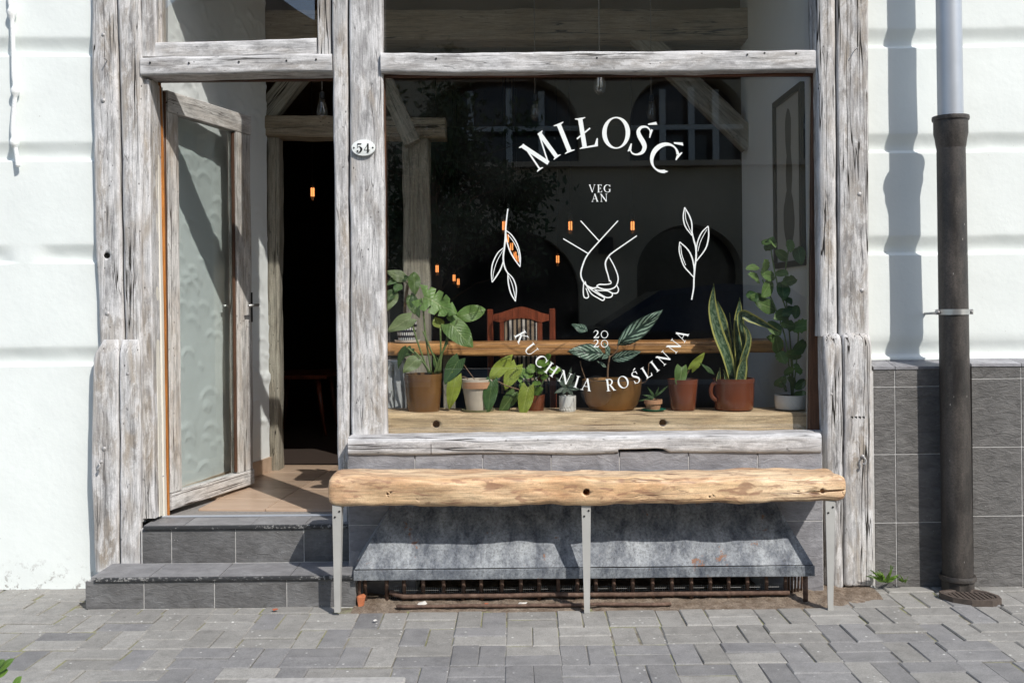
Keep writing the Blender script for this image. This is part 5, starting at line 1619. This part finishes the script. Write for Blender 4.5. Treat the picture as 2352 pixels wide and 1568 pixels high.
leaf(t, 'heart', M_leafB, ZA(1310, 1020), ZA(1192, 1242), 40, .15, .13)
leaf(t, 'heart', M_leafA, ZA(1295, 1270), ZA(1145, 1475), 34, .16, .14)
leaf(t, 'heart', M_leafB, ZA(1415, 1225), ZA(1362, 1512), 40, .10, .075)
# 3 mint
t = plant('bushy light-green mint with small scalloped leaves in a small brown pot', 1224)
pot(t, 1205, 1252, 906, .19, [(.86, 0), (.92, .5), (1, 1)], M_potred)
for pts in ([(470, 925), (430, 830), (365, 740)], [(470, 925), (450, 830), (535, 700), (590, 560)], [(480, 925), (520, 860), (600, 690)], [(470, 925), (480, 850), (460, 680)]):
    stem_(t, [Z5(*p) for p in pts], .19, .0026)
for x, y, w, h in ((350, 690, 100, 95), (450, 650, 100, 70), (545, 590, 120, 80), (600, 545, 90, 70), (545, 665, 110, 80), (665, 660, 110, 90), (345, 818, 60, 50), (488, 803, 80, 52), (500, 885, 100, 100), (330, 745, 60, 60),
                   (390, 690, 70, 60), (620, 600, 60, 60), (420, 720, 70, 60), (560, 740, 60, 50)):
    a = random.Random(x).uniform(-.6, .6) - 1.2 + (1.4 if x > 480 else -.8)
    dx, dy = math.cos(a) * w / 2, -math.sin(a) * h / 2
    leaf(t, 'scallop', M_leafM, Z5(x - dx, y - dy), Z5(x + dx, y + dy), w * .21, .17, .13, random.Random(y).uniform(-.5, .5))
# 4 succulent
t = plant('small grey-green succulent in a white textured pot left of the brass bowl', 1303)
c_ = pot(t, 1284, 1323, 908, .15, [(.90, 0), (.96, .3), (1, .6), (1, 1)], M_whitepot)
cc = P(1303.5, 925, .15)
for k in range(18):
    for j in range(5):
        a = 2 * math.pi * (k + .5 * (j % 2)) / 18
        o = box('relief', -.004, .004, -.0022, .0022, -.005, .005, M_whitepot, t, .0015)
        r_ = .0372
        o.matrix_basis = Matrix.Translation((cc.x + r_ * math.cos(a), .15 + r_ * math.sin(a), BZ + .012 + j * .0125)) @ Matrix.Rotation(a + math.pi / 2, 4, 'Z')
stem_(t, [Z5(800, 930), Z5(798, 800)], .15, .004, M_stembr)
for tx, ty in ((688, 892), (862, 918), (925, 858), (745, 640), (872, 715), (695, 742), (905, 790), (760, 905), (845, 660)):
    leaf(t, 'lance', M_succ, Z5(798, 845), Z5(tx, ty), 10.5, .15, .11)
# 5 calathea in the brass bowl
t = plant('calathea with pale-feathered dark leaves in a wide brass bowl', 1405)
pot(t, 1337, 1473, 871, .20, [(.60, 0), (.74, .03), (.88, .22), (.97, .55), (1, .85), (1, 1)], M_brass)
stem_(t, [Z5(1212, 775), Z5(1215, 650), Z5(1235, 520)], .20, .0045, M_redstem) if False else stem_(t, [Z5(1212, 775), Z5(1215, 650), Z5(1235, 520)], .20, .0045, M_stembr)
for b, tt, w, Yb, Yt, r_ in (((1310, 420), (1772, 62), 42, .20, .15, .15), ((1175, 500), (832, 462), 40, .18, .12, -.1), ((1250, 560), (1548, 490), 26, .18, .13, .3), ((1010, 280), (855, 175), 26, .22, .24, .3), ((1235, 520), (1190, 390), 22, .2, .17, .6),
                           ((1200, 640), (1120, 570), 10, .18, .15, .4), ((1215, 520), (1160, 545), 12, .17, .13, 0)):
    leaf(t, 'lance', M_cala, Z5(*b), Z5(*tt), w, Yb, Yt, r_)
stem_(t, [Z5(1230, 540), Z5(1300, 480), Z5(1325, 400)], .2, .003, M_stembr)
for pts in ([(1000, 790), (950, 650), (935, 575)], [(1530, 805), (1610, 770), (1630, 600)]):
    stem_(t, [Z5(*p) for p in pts], .18, .002, M_stembr)
# 6 aloe
t = plant('tiny spiky aloe in a terracotta pot on a green saucer', 1499)
lathe('saucer', [(.001, .001), (.045, .002), (.057, .009), (.054, .010), (.044, .004)], (PX(1499, .13), .13, BZ + .001), M_greensauc, t, 30)
pot(t, 1479, 1521, 917, .13, [(.72, .12), (.86, .62), (1, .64), (1, 1)], M_terra)
for tx, ty in ((1528, 975), (1570, 915), (1628, 842), (1735, 848), (1825, 826), (1702, 905), (1650, 950), (1600, 990)):
    leaf(t, 'lance', M_leafC, Z5(1688, 945), Z5(tx, ty), 5.5, .13, .11)
# 7 single leaf
t = plant('brown glazed pot with one drooping heart leaf, left of the snake plant', 1568)
pot(t, 1533, 1603, 870, .17, [(.78, 0), (.80, .02), (.92, .6), (.98, .9), (1, 1)], M_potred)
stem_(t, [Z5(1990, 780), Z5(2010, 720), Z5(2060, 640)], .17, .0028, M_stembr)
stem_(t, [Z5(1960, 780), Z5(1985, 700), Z5(1960, 655)], .15, .0024)
leaf(t, 'heart', M_leafA, Z5(1962, 640), Z5(1950, 852), 34, .11, .09)
leaf(t, 'heart', M_leafB, Z5(2065, 655), Z5(2198, 492), 22, .16, .14)
# 8 snake plant
t = plant('yellow-edged snake plant in a handled red-brown stoneware pot', 1685)
pot(t, 1638, 1732, 868, .17, [(.90, 0), (.92, .02), (.97, .4), (.99, .85), (1.02, .9), (1.02, 1)], M_potred)
hp = [ZB(925, 1195), ZB(895, 1200), ZB(880, 1240), ZB(890, 1285), ZB(925, 1310)]
tube('handle', catmull([P(u, v, .14) for u, v in hp], 6), .010, M_potred, t, 10)
def strap(parent, pts, widths, Y0, Y1, mat=M_snake, turn=0.3):
    pp = catmull([(*p, w) for p, w in zip(pts, widths)], 7)
    V, Fc, UV = [], [], []
    n = len(pp)
    for k, p in enumerate(pp):
        Y = lerp(Y0, Y1, k / (n - 1))
        a, b = pp[max(0, k - 1)], pp[min(n - 1, k + 1)]
        tv = Vector((b.x - a.x, b.y - a.y)).normalized()
        for j in range(5):
            s = j / 4 - .5
            q = P(p.x - tv.y * s * p.z, p.y + tv.x * s * p.z, Y)
            q.y += .03 * abs(s) * (-1) + s * turn * .06
            V.append(q); UV.append((k / (n - 1), j / 4))
    for k in range(n - 1):
        for j in range(4): Fc.append((k * 5 + j, k * 5 + j + 1, (k + 1) * 5 + j + 1, (k + 1) * 5 + j))
    me = mesh('leaf', V, Fc, mat, True)
    uvl = me.uv_layers.new(name='UVMap')
    for lp in me.loops: uvl.data[lp.index].uv = UV[lp.vertex_index]
    return link(bpy.data.objects.new('leaf', me), parent)
for pts, ws, Y0, Y1 in (([(1020, 1180), (985, 1020), (925, 860), (890, 700), (897, 545)], [18, 26, 28, 22, 2], .17, .14),
                        ([(1030, 1180), (1000, 1010), (960, 800), (920, 660)], [12, 16, 20, 4], .20, .19),
                        ([(1060, 1180), (1065, 1000), (1060, 800), (1066, 635)], [18, 24, 26, 2], .19, .18),
                        ([(1085, 1180), (1100, 1000), (1070, 760), (1150, 775), (1320, 858)], [10, 14, 18, 20, 2], .18, .12),
                        ([(1070, 1180), (1085, 1060), (1125, 900), (1078, 792)], [12, 18, 14, 3], .15, .14),
                        ([(1035, 1180), (1025, 1000), (1000, 735)], [8, 9, 2], .2, .2),
                        ([(1070, 1180), (1085, 1090), (1105, 1005)], [26, 24, 3], .13, .12),
                        ([(925, 1180), (930, 1140), (938, 1092)], [12, 10, 2], .14, .13), ([(978, 1180), (970, 1140), (960, 1105)], [8, 7, 2], .15, .14),
                        ([(1040, 1180), (1045, 980), (1022, 850)], [10, 12, 2], .21, .21)):
    strap(t, [ZB(*p) for p in pts], ws, Y0, Y1)
leaf(t, 'lance', M_leafC, ZB(905, 1140), ZB(820, 1062), 10, .14, .12)
# 9 round-leaved plant at the right end
t = plant('tall round-leaved plant in a low white pot at the right end of the row', 1816)
pot(t, 1779, 1852, 906, .17, [(.92, 0), (.98, .2), (1, 1)], M_whitepot)
for pts in ([(600, 1290), (600, 1100), (570, 700), (500, 480), (460, 290), (440, 160)], [(600, 1290), (610, 1100), (590, 900), (552, 420), (580, 170)], [(600, 1290), (560, 900), (480, 640), (380, 420)], [(610, 1290), (640, 1000), (655, 770)]):
    stem_(t, [ZC(*p) for p in pts], .18, .0035)
for i, (x, y, w) in enumerate(((435, 165, 95), (470, 130, 60), (400, 130, 60), (590, 155, 75), (655, 225, 110), (540, 240, 90), (400, 325, 120), (420, 480, 130), (535, 490, 120), (595, 425, 90), (425, 620, 130), (530, 680, 110), (600, 640, 100), (640, 650, 80),
                              (470, 770, 120), (665, 770, 130), (665, 925, 115), (630, 985, 95), (525, 1000, 105), (610, 1190, 90), (515, 1195, 90), (650, 1080, 80), (655, 1270, 85), (575, 1110, 75), (555, 1225, 65), (680, 1200, 80), (500, 920, 110),
                              (330, 400, 95), (300, 540, 85), (360, 560, 90), (430, 390, 90), (520, 370, 90), (560, 560, 90), (590, 760, 100), (320, 320, 70), (470, 860, 80))):
    a = random.Random(i).uniform(0, 6.28)
    dx, dy = math.cos(a) * w / 2, math.sin(a) * w / 2
    leaf(t, 'oval' if i % 3 else 'scallop', M_leafA if i % 4 else M_leafC, ZC(x - dx, y - dy), ZC(x + dx, y + dy), w * .27, .20, .13, random.Random(i + 50).uniform(-.6, .6))

# ------------------------------------------------------------------ weeds and the foreground shrub
def weed(label, u, v, n, s, Y, seed):
    rng = random.Random(seed)
    t = thing('weed', label, 'weed', (PX(u, Y, v), Y, 0))
    for k in range(n):
        a = rng.uniform(-2.7, -.4)
        r = s * rng.uniform(.5, 1)
        leaf(t, 'lance', M_leafM, (u + rng.uniform(-3, 3), v), (u + math.cos(a) * r, v + math.sin(a) * r), s * .17, Y, Y - rng.uniform(.0, .06), rng.uniform(-.5, .5))
weed('small green weed at the foot of the right timber post', 2034, 1337, 15, 40, -.12, 3)
weed('tiny tuft of grass in the corner left of the drainpipe foot', 2072, 1336, 7, 18, -.10, 4)
weed('tiny weed tuft in the gap right of the small green weed', 2078, 1338, 4, 12, -.10, 6)
SHY = CAMY + 2.2
sh = thing('shrub', 'green shrub whose leaf tips reach into the bottom left corner', 'shrub', (-1.25, SHY, 0))
lathe('pot', [(.12, 0), (.16, .25), (.17, .26), (.15, .26), (.14, .22), (.001, .22)], (-1.38, SHY, .0), M_terra, sh, 28)
rng = random.Random(8)
for k in range(9):
    a, r = rng.uniform(0, 6.28), rng.uniform(.03, .12)
    e = Vector((-1.38 + r * 1.1 * math.cos(a), SHY + r * math.sin(a), .36 + rng.uniform(0, .07)))
    tube('stem', [(-1.38 + r * .3 * math.cos(a), SHY + r * .3 * math.sin(a), .2), (e + Vector((-1.38, SHY, .3))) / 2, e], [.004, .003, .002], M_stem, sh, 5)
def leaf_w(parent, kind, mat, b, t, w, var):
    x = Vector(t) - Vector(b); Ln = x.length; x /= Ln
    z = Vector((0, -.5, 1)); z = (z - x * z.dot(x)).normalized(); y = z.cross(x)
    o = link(bpy.data.objects.new('leaf', leaf_mesh(kind, mat, var)), parent)
    o.matrix_basis = Matrix(((x.x * Ln, y.x * w, z.x * Ln, b[0]), (x.y * Ln, y.y * w, z.y * Ln, b[1]), (x.z * Ln, y.z * w, z.z * Ln, b[2]), (0, 0, 0, 1)))
for k in range(70):
    a, r = rng.uniform(0, 6.28), rng.uniform(.02, .17)
    b = Vector((-1.38 + r * math.cos(a), SHY + r * math.sin(a), .27 + rng.uniform(0, .13)))
    e = b + Vector((math.cos(a) * .05, math.sin(a) * .05, rng.uniform(.0, .05)))
    if e.x > -1.16: continue
    leaf_w(sh, 'oval', M_leafM, b, e, .03, k % 4)
for (u0, v0, u1, v1) in ((-14, 1548, 22, 1508), (-10, 1552, 14, 1536), (24, 1585, 42, 1552), (-25, 1540, 4, 1512)):
    leaf_w(sh, 'oval', M_leafM, P(u0, v0, SHY), P(u1, v1, SHY), .026, 1)

# ------------------------------------------------------------------ across the street: only met as reflections in the glass
OY = -14.5
def RXo(u): return (u - 1195) * .00835
def RZo(v): return 1.29 + .00835 * (695 - v)
struct(box('road', -40, 40, -12.0, -2.02, -.30, -.10, M_asphalt))
struct(box('kerb', -9, 9, -2.14, -2.0, -.25, -.003, M_concrete))
struct(box('pavement_opposite', -40, 40, -30, -12.0, -.3, -.02, M_concrete))
struct(box('pavement_side', -40, -9.0, -2.0, .2, -.3, -.03, M_concrete))
struct(box('pavement_side', 9.0, 40, -2.0, .2, -.3, -.03, M_concrete))
M_opp = plaster('grey_beige_render', (.52, .43, .30))
M_opp2 = plaster('brown_grey_render', (.58, .46, .33))
M_roof = plain('brown_roof', (.32, .25, .19), .9)
M_dkglass = plain('dark_window_glass', (.02, .022, .024), .15)
M_wframe = plain('white_window_frame', (.60, .60, .57), .6)
tow = thing('town_house', 'grey rendered house with arched windows mirrored in the shop window', 'building', (3, OY, 0))
def arch_cut(xa, xb, z0, zt, spring):
    n = 20
    pts = [(xa, z0), (xb, z0)]
    r = (xb - xa) / 2
    for k in range(n + 1):
        a = math.pi * k / n
        pts.append(((xa + xb) / 2 + r * math.cos(a), spring + (zt - spring) * math.sin(a)))
    V = [(x, OY - .9, z) for x, z in pts] + [(x, OY + .6, z) for x, z in pts]
    n = len(pts)
    return obj('c', V, [tuple(range(n)), tuple(range(2 * n - 1, n - 1, -1))] + [(k, n + k, n + (k + 1) % n, (k + 1) % n) for k in range(n)], M_opp)
wl = box('wall', RXo(850), 12.0, OY - .6, OY, 0, 12.5, M_opp, tow)
wins = [(RXo(975), RXo(1335)), (RXo(1450), RXo(1720)), (RXo(1850), RXo(2120))]
doors = [(RXo(1008), RXo(1332), RZo(527)), (RXo(1464), RXo(1706), RZo(519)), (RXo(1850), RXo(2130), RZo(520))]
cs = [arch_cut(a, b, RZo(372), RZo(165), RZo(290)) for a, b in wins] + [arch_cut(a, b, -.1, z, z - (b - a) * .45) for a, b, z in doors]
bm = bmesh.new()
cut(wl, cs)
box('dark_interior', RXo(850) + .1, 11.9, OY - .75, OY - .62, 0, 12.4, M_dkglass, tow)
for a, b in wins:
    for k in (.3, .55, .76):
        x = lerp(a, b, k)
        box('mullion', x - .06, x + .06, OY - .35, OY - .27, RZo(372), RZo(195) - .25 * abs(k - .5), M_wframe, tow)
    box('mullion', a, b, OY - .36, OY - .28, RZo(295), RZo(284), M_wframe, tow)
box('cornice', RXo(850), 12.0, OY, OY + .18, RZo(386), RZo(374), M_opp2, tow)
box('cornice', RXo(850), 12.0, OY, OY + .3, 7.6, 7.85, M_opp2, tow)
box('wall_lamp', RXo(1376), RXo(1407), OY, OY + .25, RZo(585), RZo(548), M_black, tow)
hs = thing('town_house', 'lower brown house with a curved roof mirrored in the transom pane', 'building', (-5, OY, 0))
xa, xb = -7.6, RXo(845)
box('wall', xa, xb, OY - .6, OY + .05, 0, RZo(95), M_opp2, hs)
box('cornice', xa, xb, OY + .05, OY + .4, RZo(98), RZo(66), M_roof, hs)
prof = [(xa, RZo(90)), (RXo(310), RZo(75)), (RXo(360), RZo(42)), (RXo(397), RZo(15)), (RXo(416), RZo(0)), (RXo(470), RZo(-35)), (RXo(540), RZo(-55)), (RXo(610), RZo(-35)), (RXo(661), RZo(0)), (RXo(695), RZo(25)), (RXo(728), RZo(45)), (RXo(770), RZo(62)), (xb, RZo(70)), (xb, RZo(95)), (xa, RZo(95))]
n = len(prof)
V = [(x, OY + .2, z) for x, z in prof] + [(x, OY - 4, z) for x, z in prof]
obj('roof', V, [tuple(range(n)), tuple(range(2 * n - 1, n - 1, -1))] + [(k, n + k, n + (k + 1) % n, (k + 1) % n) for k in range(n)], M_roof, hs)
# street tree
tt = thing('street_tree', 'leafy young street tree mirrored in the left half of the shop window', 'tree', (-1.2, -9.6, 0))
TY = -9.6
rng = random.Random(21)
def VPt(u, v): # seen in the mirror at that distance
    k = (4.58 - TY + .05) / F
    return ((u - VX) * k, H + (VY - v) * k)
x0, _ = VPt(1000, 900)
tube('trunk', [(x0, TY, 0), (x0 + .05, TY, 1.2), (x0 - .03, TY, 2.4), (x0 + .05, TY, 3.6)], [.09, .075, .055, .02], M_stembr, tt, 8)
V, Fc = [], []
for k in range(34):
    u, v = rng.gauss(1010, 110), rng.gauss(430, 120)
    v = min(680, max(170, v)); u = max(760, min(1330, u))
    ex, ez = VPt(u, v)
    ey = TY + rng.gauss(0, .5)
    s_ = Vector((x0, TY, min(3.3, max(1.2, ez - .6))))
    e = Vector((ex, ey, ez))
    mid = s_.lerp(e, .5) + Vector((0, 0, .12))
    vv, ff = tube_data([s_, mid, e], [.018, .011, .004], 5)
    b = len(V); V += vv; Fc += [tuple(b + q for q in f) for f in ff]
obj('branches', V, Fc, M_stembr, tt)
V, Fc = [], []
for k in range(64 * 130):
    if k % 130 == 0:
        u, v = rng.gauss(1010, 120), rng.gauss(420, 125)
        v = min(690, max(150, v)); u = max(740, min(1330, u))
        ex, ez = VPt(u, v); ey = TY + rng.gauss(0, .5)
    c = Vector((ex + rng.gauss(0, .17), ey + rng.gauss(0, .17), ez + rng.gauss(0, .14)))
    a = Vector((rng.gauss(0, 1), rng.gauss(0, 1), rng.gauss(0, 1))).normalized() * .062
    b_ = a.cross(Vector((rng.gauss(0, 1), rng.gauss(0, 1), rng.gauss(0, 1)))).normalized() * .026
    i = len(V)
    V += [c - a, c + b_, c + a, c - b_]
    Fc.append((i, i + 1, i + 2, i + 3))
cr_ = obj('crown', V, Fc, plain('street_tree_leaf', (.06, .095, .03), .6), tt)
# parked car
car = thing('car', 'dark parked car mirrored low in the shop window', 'car', (2.2, -8.2, 0))
M_paint = plain('dark_blue_car_paint', (.012, .015, .022), .12, spec=.7, var=.02)
M_tyre = plain('tyre_rubber', (.02, .02, .02), .85)
sp = [(-2.1, .35), (-2.12, .65), (-1.95, .85), (-1.2, .98), (-.5, 1.42), (.3, 1.50), (1.1, 1.44), (1.75, 1.05), (2.05, .95), (2.12, .6), (2.08, .35)]
V = []
for yy, k, top in ((-.86, 1, 0), (-.80, 1, 1), (.80, 1, 1), (.86, 1, 0)):
    for x, z in sp:
        zz = z if top else min(z, .93)
        V.append((2.2 + x, -8.2 + yy * (1 if not top else (1 if z < .96 else .80)), zz))
n = len(sp)
Fc = [tuple(range(n)), tuple(range(4 * n - 1, 3 * n - 1, -1))]
for l in range(3):
    for k in range(n): Fc.append((l * n + k, (l + 1) * n + k, (l + 1) * n + (k + 1) % n, l * n + (k + 1) % n))
obj('body', V, Fc, M_paint, car)
for s in (-1, 1):
    yy = -8.2 + s * .83
    def wq(pts): return obj('side_window', [(2.2 + x, -8.2 + s * (.815 - (z - .95) * .30), z) for x, z in pts], [tuple(range(len(pts)))[::s]], M_dkglass, car)
    wq([(-1.05, 1.0), (-.05, 1.0), (-.05, 1.40), (-.45, 1.36)]); wq([(.02, 1.0), (1.2, 1.0), (1.05, 1.36), (.02, 1.41)])
    for wx in (-1.3, 1.35):
        o = lathe('wheel', [(.001, -.1), (.2, -.1), (.31, -.09), (.32, 0), (.31, .09), (.2, .1), (.001, .1)], (0, 0, 0), M_tyre, car, 24)
        o.matrix_basis = Matrix.Translation((2.2 + wx, -8.2 + s * .78, .22)) @ Matrix.Rotation(math.pi / 2, 4, 'X')
        r_ = lathe('rim', [(.001, -.105), (.19, -.105), (.19, .105), (.001, .105)], (0, 0, 0), M_steel, o, 20)
